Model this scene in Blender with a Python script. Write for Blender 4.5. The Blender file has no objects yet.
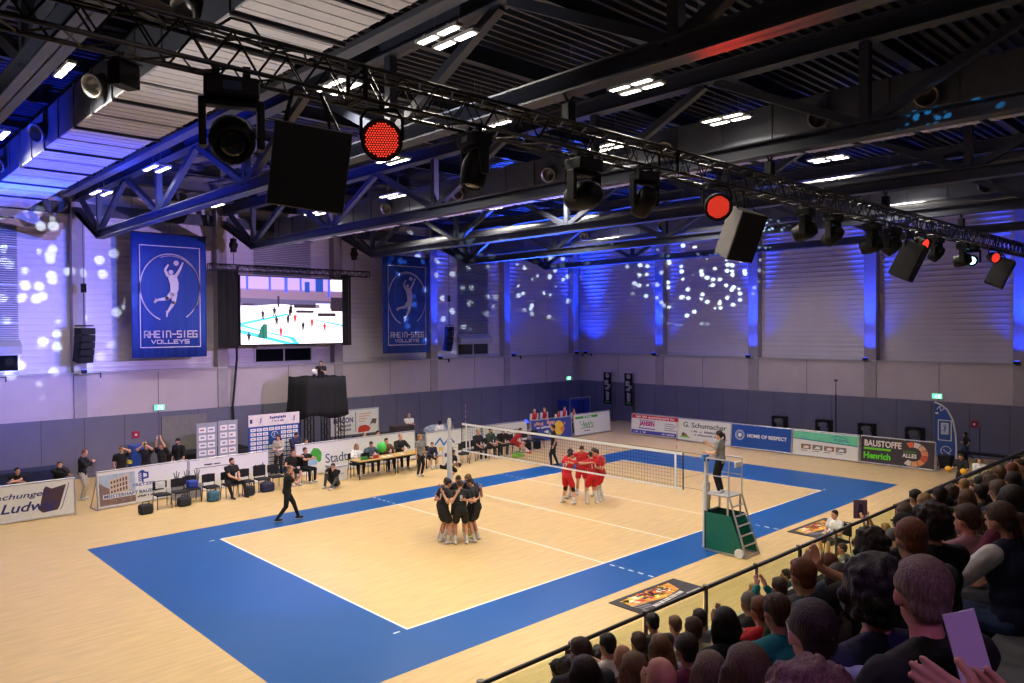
import bpy, math, random
from mathutils import Vector, Matrix
import numpy as np
V = Vector
PI = math.pi
sc = bpy.context.scene
COL = sc.collection

# ------------------------------------------------------------------ camera
cam_data = bpy.data.cameras.new('camera')
cam = bpy.data.objects.new('camera', cam_data)
COL.objects.link(cam)
sc.camera = cam
cam_data.sensor_width = 36.0
cam_data.lens = 762.085 * 36.0 / 1024.0
cam_data.clip_start = 0.05
cam_data.clip_end = 200
YAW, PITCH, ROLL = math.radians(46.69), -0.0171, -0.0061
fw = V((math.cos(YAW) * math.cos(PITCH), math.sin(YAW) * math.cos(PITCH), math.sin(PITCH)))
rt0 = V((math.sin(YAW), -math.cos(YAW), 0))
up0 = rt0.cross(fw)
rt = rt0 * math.cos(ROLL) + up0 * math.sin(ROLL)
up = -rt0 * math.sin(ROLL) + up0 * math.cos(ROLL)
mw = Matrix((rt, up, -fw)).transposed().to_4x4()
mw.translation = V((-8.680, -12.2006, 5.8737))
cam.matrix_world = mw

# ------------------------------------------------------------------ world, view, exposure
w = bpy.data.worlds.new('hall_world'); sc.world = w
w.use_nodes = True
w.node_tree.nodes['Background'].inputs[0].default_value = (0.02, 0.025, 0.05, 1)
w.node_tree.nodes['Background'].inputs[1].default_value = 0.3
sc.view_settings.view_transform = 'Standard'
sc.view_settings.look = 'None'
sc.view_settings.gamma = 1
sc.view_settings.use_curve_mapping = False
sc.view_settings.exposure = 0.0
sc.cycles.use_denoising = True
sc.cycles.max_bounces = 6
sc.cycles.diffuse_bounces = 3
sc.cycles.glossy_bounces = 2
sc.cycles.transparent_max_bounces = 12
sc.cycles.sample_clamp_indirect = 3.0
sc.cycles.use_light_tree = True

def lamp(name, kind, loc, direction, energy, color=(1, 1, 1), size=0.3, spot=60, blend=0.5, size_y=None, spread=None):
    d = bpy.data.lights.new(name, kind)
    d.energy = energy; d.color = color
    if kind == 'AREA':
        d.size = size
        if size_y: d.shape = 'RECTANGLE'; d.size_y = size_y
        if spread: d.spread = math.radians(spread)
    elif kind == 'SPOT':
        d.shadow_soft_size = size; d.spot_size = math.radians(spot); d.spot_blend = blend
    else:
        d.shadow_soft_size = size
    o = bpy.data.objects.new(name, d); COL.objects.link(o)
    o.location = loc
    o.rotation_euler = V(direction).to_track_quat('-Z', 'Y').to_euler()
    return o

def gobo(o, scale, thr=0.3, soft=0.12, strength=1.0, density=0.48):
    """dots of light thrown by a moving head: a pattern plate inside the lamp"""
    d = o.data; d.use_nodes = True
    nt = d.node_tree; N = nt.nodes; L = nt.links
    em = [n for n in N if n.type == 'EMISSION'][0]
    tc = N.new('ShaderNodeTexCoord')
    vo = N.new('ShaderNodeTexVoronoi'); vo.inputs['Scale'].default_value = scale
    L.new(tc.outputs['Normal'], vo.inputs['Vector'])
    mr = N.new('ShaderNodeMapRange')
    mr.inputs['From Min'].default_value = thr + soft; mr.inputs['From Max'].default_value = thr
    mr.inputs['To Min'].default_value = 0; mr.inputs['To Max'].default_value = 1
    L.new(vo.outputs['Distance'], mr.inputs['Value'])
    wn = N.new('ShaderNodeSeparateColor'); L.new(vo.outputs['Color'], wn.inputs[0])
    gt = N.new('ShaderNodeMath'); gt.operation = 'GREATER_THAN'; gt.inputs[1].default_value = density
    L.new(wn.outputs[0], gt.inputs[0])
    mu = N.new('ShaderNodeMath'); mu.operation = 'MULTIPLY'
    L.new(mr.outputs[0], mu.inputs[0]); L.new(gt.outputs[0], mu.inputs[1])
    m2 = N.new('ShaderNodeMath'); m2.operation = 'MULTIPLY'; m2.inputs[1].default_value = strength
    L.new(mu.outputs[0], m2.inputs[0])
    L.new(m2.outputs[0], em.inputs['Strength'])

BLUE = (0.005, 0.045, 1.0)
# court lighting: the lamp of every luminaire that is on (x, y); the luminaires themselves are built further down
LED_XY = [(-1.1, -2.7), (-1.1, 0.6), (-5.3, 3.0), (2.75, 0.6), (6.4, -3.15), (-1.15, 15.7), (-1.1, 10.5), (2.6, 15.7),
          (6.45, 0.3), (6.45, 9.8), (10.75, 9.6), (12.05, -2.9), (15.8, -2.8), (18.1, -2.7), (6.45, 15.2), (10.6, 14.5),
          (15.7, 10.9), (18.1, 10.0), (10.7, 6.1), (3.1, -3.2), (3.3, 5.2), (-5.2, 9.0), (15.8, 4.0), (23.8, 6.0)]
LED_Z = 10.45
LED_POWER = 188
for i, (x, y) in enumerate(LED_XY):
    lamp('court_lamp', 'AREA', (x, y, LED_Z - 0.06), (0, 0, -1), LED_POWER, (1.0, 0.90, 0.76), 0.5, size_y=1.0, spread=150)
# blue uplights on brackets in front of the columns
UPLIGHTS = [(-.42, 21.0), (-3.6, 21.0), (17.2, 21.0), (22.75, 21.0), (28.4, 21.0), (28.8, 20.6), (28.8, 15.2), (28.8, 9.0), (28.8, 2.8), (28.8, -3.45)]
for i, (x, y) in enumerate(UPLIGHTS):
    back = y > 21
    d = V((0, 0.05, 1)) if back else V((0.05, 0, 1))
    d2 = V((0, 0.22, 1)) if back else V((0.22, 0, 1))
    if i != 1: lamp('ledge_uplight_beam', 'SPOT', (x, y, 4.45), d, 8500, BLUE, 0.04, 38, 1.0)
    lamp('ledge_uplight_spill', 'SPOT', (x, y, 4.45), d2, 260, BLUE, 0.05, 100, 1.0)
# stage lights that colour the hall, with added unseen helpers among them
wash = [((-3.6, 18.6, 0.55), (-0.08, -1.25, 1), 110000, (0.015, 0.06, 1.0), 0.1, 60, 0.9),      # blue onto the duct underside
        ((22.5, 19.8, 0.55), (-0.25, -0.8, 1), 120000, (0.02, 0.08, 1.0), 0.1, 70, 0.8),
        ((-12.0, -1.0, 0.62), (8.5, -0.2, 9.4), 2400, (1.0, 0.93, 0.90), 0.15, 40, 1.0),  # white flood added out of view to brighten the duct underside
        ((-12.0, 8.0, 0.62), (8.0, 2.5, 9.4), 26000, (0.01, 0.045, 1.0), 0.15, 54, 0.8),  # second blue flood, added out of view to deepen the duct's blue
        ((5.0, -4.7, 7.9), (-8.6, 26.0, -0.6), 30000, (0.10, 0.16, 1.0), 0.05, 30, 0.9),
        ((-1.0, -4.8, 7.9), (0.7, 9.3, -7.9), 2600, (0.50, 0.30, 1.0), 0.2, 24, 1.0),  # added lilac spot, stands in for a reflected glow on the court
        ((9.0, -4.7, 7.9), (-6.5, 26.0, -1.2), 13000, (0.60, 0.42, 1.0), 0.05, 46, 0.9),     # lilac wash on the banners
        ((3.5, -4.75, 7.75), (-4.0, -2.9, 1.45), 1300, (1.0, 0.02, 0.01), 0.04, 20, 0.6),
        ((-6.2, -4.7, 8.2), (-0.2, -6.9, -3.4), 160, (0.62, 0.22, 1.0), 0.08, 26, 0.9),
        ((-10.5, -15.5, 9.5), (3.95, 3.95, -4.5), 300, (0.60, 0.20, 1.0), 0.1, 15, 1.0),
        ]
gobo(lamp('moving_head_beam', 'SPOT', (1.7, -4.75, 7.6), (3.6, -3.1, 1.75), 4000, (0.05, 0.55, 1.0), 0.01, 15, 0.5), 40)
for loc, dr, e, c, s, sp, bl in wash:
    lamp('stage_and_helper_wash', 'SPOT', loc, dr, e, c, s, sp, bl)
# fill lamps added above the stand, without fittings, to brighten the crowd
for x_, y_ in ((-5.0, -9.5), (2.0, -9.5), (9.0, -9.5), (17.0, -9.5), (-11.0, -13.5)):
    lamp('stand_fill_lamp', 'AREA', (x_, y_, 10.3), (0, 0, -1), 42, (1.0, 0.78, 0.80), 0.5, size_y=1.0)
gob = [((9.6, -4.7, 7.7), (19.8, 17.2, 1.95), 75000, (0.72, 0.95, 1.0), 80, 17),
       ((7.6, -4.7, 7.7), (18.6, 26.3, 1.3), 60000, (0.72, 0.95, 1.0), 70, 10),
       ((-1.2, -4.7, 7.7), (-1.4, 26.0, -0.2), 32000, (0.75, 0.9, 1.0), 50, 20),
       ((2.4, -4.7, 7.7), (14.8, 25.5, 0.4), 36000, (0.72, 0.95, 1.0), 60, 15)]
for loc, dr, e, c, s, sp in gob:
    gobo(lamp('moving_head_beam', 'SPOT', loc, dr, e, c, 0.02, sp, 0.5), s)

# ------------------------------------------------------------------ helpers
def s2l(c):
    out = []
    for v in c:
        v = v / 255.0
        out.append(v / 12.92 if v <= 0.04045 else ((v + 0.055) / 1.055) ** 2.4)
    return tuple(out)

MATS = {}
def mat(name, rgb, rough=0.6, metal=0.0, var=0.08, scale=6.0, emit=None, estr=0.0, spec=0.5, bump=0.0, stretch=None, detail=3):
    if name in MATS: return MATS[name]
    m = bpy.data.materials.new(name); m.use_nodes = True
    nt = m.node_tree; b = nt.nodes['Principled BSDF']
    c = s2l(rgb)
    b.inputs['Base Color'].default_value = (*c, 1)
    b.inputs['Roughness'].default_value = rough
    b.inputs['Metallic'].default_value = metal
    b.inputs['Specular IOR Level'].default_value = spec
    if var > 0 and not emit:
        tc = nt.nodes.new('ShaderNodeTexCoord'); no = nt.nodes.new('ShaderNodeTexNoise')
        no.inputs['Scale'].default_value = scale; no.inputs['Detail'].default_value = 3
        if stretch:
            mp = nt.nodes.new('ShaderNodeMapping'); mp.inputs['Scale'].default_value = stretch
            nt.links.new(tc.outputs['Object'], mp.inputs[0]); nt.links.new(mp.outputs[0], no.inputs['Vector'])
        else:
            nt.links.new(tc.outputs['Object'], no.inputs['Vector'])
        rp = nt.nodes.new('ShaderNodeValToRGB')
        rp.color_ramp.elements[0].position = 0.3; rp.color_ramp.elements[1].position = 0.7
        rp.color_ramp.elements[0].color = (*[max(0, v * (1 - var)) for v in c], 1)
        rp.color_ramp.elements[1].color = (*[min(1, v * (1 + var)) for v in c], 1)
        nt.links.new(no.outputs['Fac'], rp.inputs[0]); nt.links.new(rp.outputs[0], b.inputs['Base Color'])
        if bump:
            bp = nt.nodes.new('ShaderNodeBump'); bp.inputs['Strength'].default_value = bump
            nt.links.new(no.outputs['Fac'], bp.inputs['Height']); nt.links.new(bp.outputs[0], b.inputs['Normal'])
    if emit:
        b.inputs['Emission Color'].default_value = (*s2l(emit), 1)
        b.inputs['Emission Strength'].default_value = estr
    MATS[name] = m
    return m

class MB:
    def __init__(s): s.v = []; s.f = []; s.m = []
    def add(s, vs, fs, mi=0):
        n = len(s.v); s.v += [tuple(p) for p in vs]; s.f += [tuple(i + n for i in f) for f in fs]; s.m += [mi] * len(fs); return s
    def box(s, c, d, R=None, mi=0):
        x, y, z = d[0] / 2, d[1] / 2, d[2] / 2
        vs = [V((a * x, b * y, e * z)) for a, b, e in ((-1, -1, -1), (1, -1, -1), (1, 1, -1), (-1, 1, -1), (-1, -1, 1), (1, -1, 1), (1, 1, 1), (-1, 1, 1))]
        if R is not None: vs = [R @ q for q in vs]
        c = V(c)
        return s.add([q + c for q in vs], [(0, 3, 2, 1), (4, 5, 6, 7), (0, 1, 5, 4), (1, 2, 6, 5), (2, 3, 7, 6), (3, 0, 4, 7)], mi)
    def bar(s, a, b, wd, ht, mi=0, upv=(0, 0, 1)):
        a, b = V(a), V(b); z = (b - a); L = z.length
        if L < 1e-6: return s
        z.normalize(); u = V(upv)
        x = z.cross(u)
        if x.length < 1e-3: x = V((1, 0, 0)) if abs(z.x) < .9 else V((0, 1, 0)); x = (x - z * x.dot(z))
        x.normalize(); y = x.cross(z)
        R = Matrix((x, z, y)).transposed()
        return s.box((a + b) / 2, (wd, L, ht), R, mi)
    def ring(s, path, rs, n=8, cap=True, mi=0, frame=None):
        path = [V(p) for p in path]; vs = []; fs = []
        if not isinstance(rs, (list, tuple)): rs = [rs] * len(path)
        px = None
        for i, p in enumerate(path):
            t = (path[min(i + 1, len(path) - 1)] - path[max(i - 1, 0)])
            if t.length < 1e-9: t = V((0, 0, 1))
            t.normalize()
            if px is None:
                px = V((0, 0, 1)).cross(t)
                if px.length < 1e-3: px = V((1, 0, 0)).cross(t)
                if px.length < 1e-3: px = V((0, 1, 0))
            px = (px - t * px.dot(t)); px.normalize(); py = t.cross(px)
            r = rs[i]
            for k in range(n):
                a = 2 * PI * k / n
                vs.append(p + px * (math.cos(a) * r) + py * (math.sin(a) * r))
        for i in range(len(path) - 1):
            for k in range(n):
                k2 = (k + 1) % n
                fs.append((i * n + k, i * n + k2, (i + 1) * n + k2, (i + 1) * n + k))
        if cap:
            fs.append(tuple(reversed(range(n)))); fs.append(tuple((len(path) - 1) * n + k for k in range(n)))
        return s.add(vs, fs, mi)
    def cyl(s, a, b, r, n=10, r2=None, mi=0): return s.ring([a, b], [r, r if r2 is None else r2], n, True, mi)
    def cap(s, a, b, ra, rb, n=8, mi=0):
        """tapered capsule"""
        a, b = V(a), V(b); t = b - a; L = t.length
        if L < 1e-6: return s.ell(a, (ra, ra, ra), mi=mi)
        t /= L
        pts = []; rs = []
        for k in (85, 60, 30): pts.append(a - t * ra * math.sin(math.radians(k))); rs.append(ra * math.cos(math.radians(k)))
        pts.append(a); rs.append(ra); pts.append(b); rs.append(rb)
        for k in (30, 60, 85): pts.append(b + t * rb * math.sin(math.radians(k))); rs.append(rb * math.cos(math.radians(k)))
        return s.ring(pts, rs, n, True, mi)
    def ell(s, c, r, R=None, n=12, m=8, mi=0):
        c = V(c); vs = []; fs = []
        for i in range(m + 1):
            th = PI * (i + 0.02 * (1 - 2 * i / m)) / m
            for k in range(n):
                a = 2 * PI * k / n
                q = V((math.sin(th) * math.cos(a) * r[0], math.sin(th) * math.sin(a) * r[1], math.cos(th) * r[2]))
                if R is not None: q = R @ q
                vs.append(c + q)
        for i in range(m):
            for k in range(n):
                k2 = (k + 1) % n
                fs.append((i * n + k, (i + 1) * n + k, (i + 1) * n + k2, i * n + k2))
        fs.append(tuple(range(n))); fs.append(tuple(reversed([m * n + k for k in range(n)])))
        return s.add(vs, fs, mi)
    def prism(s, poly, y0, y1, mi=0, axis='y'):
        """polygon in (x,z) extruded from y0 to y1 (or in (x,y) with axis z, (y,z) with axis x)"""
        n = len(poly)
        def P(p, e):
            return (p[0], e, p[1]) if axis == 'y' else ((p[0], p[1], e) if axis == 'z' else (e, p[0], p[1]))
        vs = [P(p, y0) for p in poly] + [P(p, y1) for p in poly]
        fs = [tuple(range(n)), tuple(reversed(range(n, 2 * n)))] + [(i, i + n, (i + 1) % n + n, (i + 1) % n) for i in range(n)]
        return s.add(vs, fs, mi)
    def lathe(s, prof, c=(0, 0, 0), n=16, R=None, mi=0):
        c = V(c); vs = []; fs = []
        for r, z in prof:
            for k in range(n):
                a = 2 * PI * k / n; q = V((r * math.cos(a), r * math.sin(a), z))
                if R is not None: q = R @ q
                vs.append(c + q)
        for i in range(len(prof) - 1):
            for k in range(n):
                k2 = (k + 1) % n
                fs.append((i * n + k, i * n + k2, (i + 1) * n + k2, (i + 1) * n + k))
        fs.append(tuple(reversed(range(n)))); fs.append(tuple((len(prof) - 1) * n + k for k in range(n)))
        return s.add(vs, fs, mi)
    def mesh(s, name, mats, smooth=False):
        me = bpy.data.meshes.new(name)
        me.from_pydata(s.v, [], s.f)
        if not isinstance(mats, (list, tuple)): mats = [mats]
        for m in mats: me.materials.append(m)
        if len(mats) > 1: me.polygons.foreach_set('material_index', s.m)
        if smooth: me.polygons.foreach_set('use_smooth', [True] * len(me.polygons))
        me.update()
        return me

def tag(o, label=None, cat=None, group=None, kind=None):
    if label: o['label'] = label
    if cat: o['category'] = cat
    if group: o['group'] = group
    if kind: o['kind'] = kind
    return o
def obj(name, mb, mats, parent=None, smooth=False, loc=None, rotz=None, bevel=0, fix=True):
    me = mb.mesh(name, mats, smooth)
    if fix:
        import bmesh
        bm = bmesh.new(); bm.from_mesh(me); bmesh.ops.recalc_face_normals(bm, faces=bm.faces); bm.to_mesh(me); bm.free()
    o = bpy.data.objects.new(name, me); COL.objects.link(o)
    if parent: o.parent = parent
    if loc is not None: o.location = loc
    if rotz is not None: o.rotation_euler = (0, 0, rotz)
    if bevel:
        b = o.modifiers.new('bevel', 'BEVEL'); b.width = bevel; b.segments = 2; b.limit_method = 'ANGLE'
    return o
def empty(name, loc=(0, 0, 0), rot=0, label=None, cat=None, group=None):
    o = bpy.data.objects.new(name, None); COL.objects.link(o)
    o.empty_display_size = 0.2
    o.location = loc; o.rotation_euler = (0, 0, rot) if not isinstance(rot, (tuple, list)) else rot
    return tag(o, label, cat, group)
def struct(name, mb, mats, **k):
    o = obj(name, mb, mats, **k); o['kind'] = 'structure'; return o
def dup(root, loc=None, rot=None, label=None, group=None):
    def cp(o, par):
        c = o.copy(); COL.objects.link(c)
        if par: c.parent = par
        for ch in o.children: cp(ch, c)
        return c
    r = cp(root, None)
    if loc is not None: r.location = loc
    if rot is not None: r.rotation_euler = (0, 0, rot) if not isinstance(rot, (tuple, list)) else rot
    if label: r['label'] = label
    if group: r['group'] = group
    return r
def text(name, s, box, m, parent=None, y=-0.004, shear=0.0, bold=0.0, depth=0.003, plane='xz', warp=None, font_scale=None):
    """lettering fitted into box=(x0,z0,w,h); lies in the xz plane facing -y (or in xy facing up)"""
    cu = bpy.data.curves.new(name, 'FONT'); cu.body = s; cu.extrude = 0.01; cu.offset = bold; cu.shear = shear
    cu.resolution_u = 3; cu.align_x = 'LEFT'
    t = bpy.data.objects.new('tmp', cu)
    me = bpy.data.meshes.new_from_object(t)
    bpy.data.objects.remove(t); bpy.data.curves.remove(cu)
    n = len(me.vertices); co = np.zeros(n * 3); me.vertices.foreach_get('co', co); co = co.reshape(-1, 3)
    mn, mx = co.min(0), co.max(0); x0, z0, ww, hh = box
    X = x0 + (co[:, 0] - mn[0]) / max(1e-6, mx[0] - mn[0]) * ww
    Z = z0 + (co[:, 1] - mn[1]) / max(1e-6, mx[1] - mn[1]) * hh
    D = (co[:, 2] - mn[2]) / max(1e-6, mx[2] - mn[2]) * depth
    if plane == 'xz': out = np.stack([X, y - D, Z], 1)
    else: out = np.stack([X, Z, y + D], 1)
    me.vertices.foreach_set('co', out.ravel()); me.materials.clear(); me.materials.append(m); me.update(); me.name = name
    o = bpy.data.objects.new(name, me); COL.objects.link(o)
    if parent: o.parent = parent
    return o
def flat(name, polys, m, parent, y=-0.004, depth=0.003, axis='y'):
    mb = MB()
    for p in polys: mb.prism(p, y, y - depth if axis == 'y' else y + depth, axis=axis)
    return obj(name, mb, m, parent)
def rect(x0, z0, w_, h_): return [(x0, z0), (x0 + w_, z0), (x0 + w_, z0 + h_), (x0, z0 + h_)]
def disc(cx, cz, r, n=24, a0=0, a1=2 * PI): return [(cx + r * math.cos(a0 + (a1 - a0) * k / n), cz + r * math.sin(a0 + (a1 - a0) * k / n)) for k in range(n if a1 - a0 > 6.2 else n + 1)]
def strip(pts, wd):
    """quads following a polyline in the plane, for drawn strokes"""
    out = []
    for (x0, y0), (x1, y1) in zip(pts[:-1], pts[1:]):
        dx, dy = x1 - x0, y1 - y0; L = math.hypot(dx, dy) or 1
        dx, dy = dx / L, dy / L; nx, ny = -dy * wd / 2, dx * wd / 2; ex, ey = dx * wd * .45, dy * wd * .45
        out.append([(x0 - ex + nx, y0 - ey + ny), (x0 - ex - nx, y0 - ey - ny), (x1 + ex - nx, y1 + ey - ny), (x1 + ex + nx, y1 + ey + ny)])
    return out
def arc(cx, cz, r, a0, a1, n=24, wd=0.05, rz=None):
    rz = rz or r
    p = [(cx + r * math.cos(a0 + (a1 - a0) * k / n), cz + rz * math.sin(a0 + (a1 - a0) * k / n)) for k in range(n + 1)]
    return strip(p, wd)

# ------------------------------------------------------------------ palette
M_wood = mat('maple_sports_floor', (216, 184, 128), 0.38, var=0.10, scale=2.2, stretch=(0.6, 5.0, 1), spec=0.35)
M_cblue = mat('court_blue', (20, 86, 156), 0.36, var=0.05, scale=0.8, spec=0.35)
M_line = mat('court_line_white', (240, 240, 236), 0.45, var=0)
M_wlow = mat('wall_protection_grey', (104, 104, 120), 0.85, var=0.05, scale=1.2)
M_wmid = mat('wall_acoustic_panel', (186, 174, 178), 0.9, var=0.05, scale=1.2)
M_wup = mat('wall_ribbed_cladding', (216, 208, 214), 0.55, var=0.04, scale=1.0)
M_col = mat('concrete_column', (158, 150, 152), 0.8, var=0.08, scale=3)
M_steel = mat('roof_steel_grey', (56, 61, 76), 0.5, var=0.08, scale=2, spec=0.4)
M_deck = mat('roof_deck_grey', (54, 58, 74), 0.45, var=0.08, scale=1)
M_duct = mat('galvanised_duct', (92, 96, 108), 0.5, 0.2, var=0.12, scale=2)
M_ductw = mat('duct_underside_white', (236, 236, 240), 0.35, var=0.05, scale=2)
M_galv = mat('bright_sheet_metal', (130, 126, 124), 0.4, 0.7, var=0.06)
M_black = mat('black_paint', (13, 13, 15), 0.6, var=0.15, spec=0.25)
M_blackm = mat('black_metal', (26, 25, 26), 0.4, 0.4, var=0.1)
M_alum = mat('aluminium', (196, 196, 198), 0.35, 0.7, var=0.05)
M_white = mat('white_board', (232, 230, 222), 0.5, var=0.03)
M_ltgrey = mat('light_grey', (176, 176, 178), 0.6, var=0.04)
M_grey = mat('mid_grey', (110, 110, 114), 0.6, var=0.05)
M_cable = mat('cable_black', (20, 20, 22), 0.6, var=0)
M_bannerblue = mat('banner_blue', (24, 62, 160), 0.7, var=0.06, scale=1.5)
M_bannerw = mat('banner_white', (214, 206, 232), 0.7, var=0)
M_ink = mat('ink_navy', (28, 36, 110), 0.6, var=0)
M_inkb = mat('ink_black', (30, 30, 34), 0.6, var=0)
M_green = mat('green_print', (60, 160, 50), 0.6, var=0)
M_lime = mat('lime_print', (112, 200, 40), 0.6, var=0)
M_red = mat('red_print', (206, 40, 36), 0.6, var=0)
M_orange = mat('orange_print', (226, 120, 60), 0.6, var=0)
M_yellow = mat('yellow_print', (238, 190, 50), 0.6, var=0)
M_blackcloth = mat('black_molton', (18, 18, 20), 0.95, var=0.2, scale=3)
M_exit = mat('exit_sign_green', (20, 150, 90), 0.5, emit=(110, 255, 200), estr=1.3)
M_led = mat('led_panel', (255, 255, 255), 0.5, emit=(255, 244, 225), estr=9.0)
M_redled = mat('red_led', (150, 20, 14), 0.4, emit=(255, 66, 48), estr=1.5)
M_redglow = mat('red_led_base', (170, 8, 8), 0.3, emit=(255, 4, 4), estr=0.75)
M_cyanled = mat('cyan_lens', (180, 240, 255), 0.4, emit=(170, 235, 255), estr=8.0)
M_blueled = mat('blue_lens', (40, 60, 255), 0.4, emit=(30, 60, 255), estr=6.0)
M_lens = mat('dark_glass_lens', (14, 16, 22), 0.08, var=0, spec=0.8)

def glass(name, tint, alpha):
    m = bpy.data.materials.new(name); m.use_nodes = True
    nt = m.node_tree; N = nt.nodes; N.clear()
    o = N.new('ShaderNodeOutputMaterial'); mx = N.new('ShaderNodeMixShader'); tr = N.new('ShaderNodeBsdfTransparent'); gl = N.new('ShaderNodeBsdfGlossy')
    tr.inputs[0].default_value = (*tint, 1); gl.inputs['Roughness'].default_value = 0.03
    mx.inputs[0].default_value = 0.05; nt.links.new(tr.outputs[0], mx.inputs[1]); nt.links.new(gl.outputs[0], mx.inputs[2])
    nt.links.new(mx.outputs[0], o.inputs[0])
    return m
M_glass = glass('balustrade_glass', (0.88, 0.92, 0.80), 1)

# ================================================================== THE HALL
XW, YW = 29.4, 21.6          # far end wall and long wall
X0, Y0, ZR = -16.0, -18.0, 11.75

# floor with the court painted into it
xs = sorted({X0, -3.03, -2.95, -0.05, 0, 2.95, 3.0, 5.95, 6.0, 8.975, 9.025, 12.0, 12.05, 18.0, 18.05, 21.03, XW, YW * 0 + XW + .4, -0.35, -0.20, 18.2, 18.35})
ys = {Y0, -1.52, 0, 0.05, 8.95, 9.0, 10.52, YW, YW + .4}
for b in (-0.05, 9.05):
    sgn = -1 if b < 0 else 1
    for k in range(5):
        a = b + sgn * (0.10 + 0.29 * k)
        ys |= {round(a, 3), round(a + sgn * 0.15, 3)}
ys = sorted(ys)
def court(cx, cy):
    if 0 < cx < 18 and 0 < cy < 9:
        if cy < .05 or cy > 8.95 or cx < 0.0 or 17.95 < cx: return 2
        if 5.95 < cx < 6.0 or 8.975 < cx < 9.025 or 12.0 < cx < 12.05: return 2
        return 0
    if (-.05 < cx < 0 or 18 < cx < 18.05) and 0 < cy < 9: return 2
    if -3.03 < cx < 21.03 and -1.52 < cy < 10.52:
        if 5.95 < cx < 6.0 or 12.0 < cx < 12.05:
            d = -cy if cy < 0 else cy - 9
            k = (d - 0.15) / 0.29
            if 0 <= k < 5 and (k % 1) * 0.29 < 0.15: return 2
        if (-.35 < cx < -.2 or 18.2 < cx < 18.35) and (0 < cy < 0.05 or 8.95 < cy < 9): return 2
        return 1
    return 0
mb = MB()
nx = len(xs)
for i in range(len(xs) - 1):
    for j in range(len(ys) - 1):
        mb.add([(xs[i], ys[j], 0), (xs[i + 1], ys[j], 0), (xs[i + 1], ys[j + 1], 0), (xs[i], ys[j + 1], 0)], [(0, 1, 2, 3)], court((xs[i] + xs[i + 1]) / 2, (ys[j] + ys[j + 1]) / 2))
mb.box(((X0 + XW) / 2, (Y0 + YW) / 2, -0.16), (XW - X0 + 1, YW - Y0 + 1, 0.3))
struct('floor', mb, [M_wood, M_cblue, M_line])

# lower walls: protective band, acoustic panels, ledge, then the ribbed cladding set back behind it
def wall_pair():
    L = MB()
    L.box(((X0 + XW) / 2, YW + .2, 1.21), (XW - X0 + .8, .4, 2.42)).box(((X0 + XW) / 2, YW + .21, 3.31), (XW - X0 + .8, .38, 1.78), mi=1)
    L.box(((X0 + XW) / 2, YW + .16, 4.2), (XW - X0 + .8, .44, .05), mi=2)
    zs = []; z = 4.22; k = 0
    while z < ZR: zs.append((z, 0.0)); zs.append((z + .13, 0.0)); zs.append((z + .16, 0.016)); zs.append((z + .22, 0.016)); z += .25
    for (a, d), (b, e) in zip(zs[:-1], zs[1:]):
        L.add([(X0, YW + .42 - d, a), (XW + .4, YW + .42 - d, a), (XW + .4, YW + .42 - e, b), (X0, YW + .42 - e, b)], [(0, 1, 2, 3)], 3)
    L.box(((X0 + XW) / 2, YW + .5, 8), (XW - X0 + .8, .1, 8), mi=3)
    R = MB()
    R.box((XW + .2, (Y0 + YW) / 2, 1.21), (.4, YW - Y0, 2.42)).box((XW + .21, (Y0 + YW) / 2, 3.31), (.38, YW - Y0, 1.78), mi=1)
    R.box((XW + .16, (Y0 + YW) / 2, 4.2), (.44, YW - Y0, .05), mi=2)
    for (a, d), (b, e) in zip(zs[:-1], zs[1:]):
        R.add([(XW + .42 - d, Y0, a), (XW + .42 - d, YW + .4, a), (XW + .42 - e, YW + .4, b), (XW + .42 - e, Y0, b)], [(0, 1, 2, 3)], 3)
    R.box((XW + .5, (Y0 + YW) / 2, 8), (.1, YW - Y0, 8), mi=3)
    # panel joints
    for x in [-6.3, -4.8, -3.3, -1.8, -.3, 1.2, 2.55, 4.2, 5.7, 7.2, 8.7, 10.2, 11.7, 13.2, 14.7, 16.2, 17.7, 19.2, 20.7, 22.2, 23.7, 25.2, 26.7, 28.2]:
        L.box((x, YW - .003, 1.21), (.02, .012, 2.40), mi=4)
    for x in [-3.2, 2.55, 8.5, 14.3, 20.2, 26.2]: L.box((x, YW + .017, 3.3), (.02, .012, 1.78), mi=4)
    for y in np.arange(-17, 21, 1.55): R.box((XW - .003, float(y), 1.21), (.012, .02, 2.40), mi=4)
    for y in [18.4, 12.2, 6.0, -.25, -6.4]: R.box((XW + .017, y, 3.3), (.012, .02, 1.78), mi=4)
    return L, R
mj = mat('panel_joint', (74, 72, 84), 0.9, var=0)
Lw, Rw = wall_pair()
wm = [M_wlow, M_wmid, M_ltgrey, M_wup, mj]
struct('wall_back', Lw, wm, fix=False); struct('wall_right', Rw, wm, fix=False)
struct('wall_left', MB().box((X0 - .2, (Y0 + YW) / 2, 6), (.4, YW - Y0, 12)), mat('near_wall', (120, 112, 112), .9))
struct('wall_front', MB().box(((X0 + XW) / 2, Y0 - .2, 6), (XW - X0, .4, 12)), mat('near_wall', (120, 112, 112), .9))
# columns
mbx = MB()
for x in (-6.3, -.42, 5.32, 11.2, 17.2, 22.75, 28.95):
    struct('wall_column', MB().box((x, YW + .17, 7.11), (.46, .44, 9.38)), M_col)
for y in (15.2, 9.0, 2.8, -3.45, -9.7):
    struct('wall_column', MB().box((XW + .17, y, 7.11), (.44, .56, 9.38)), M_col)
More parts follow.
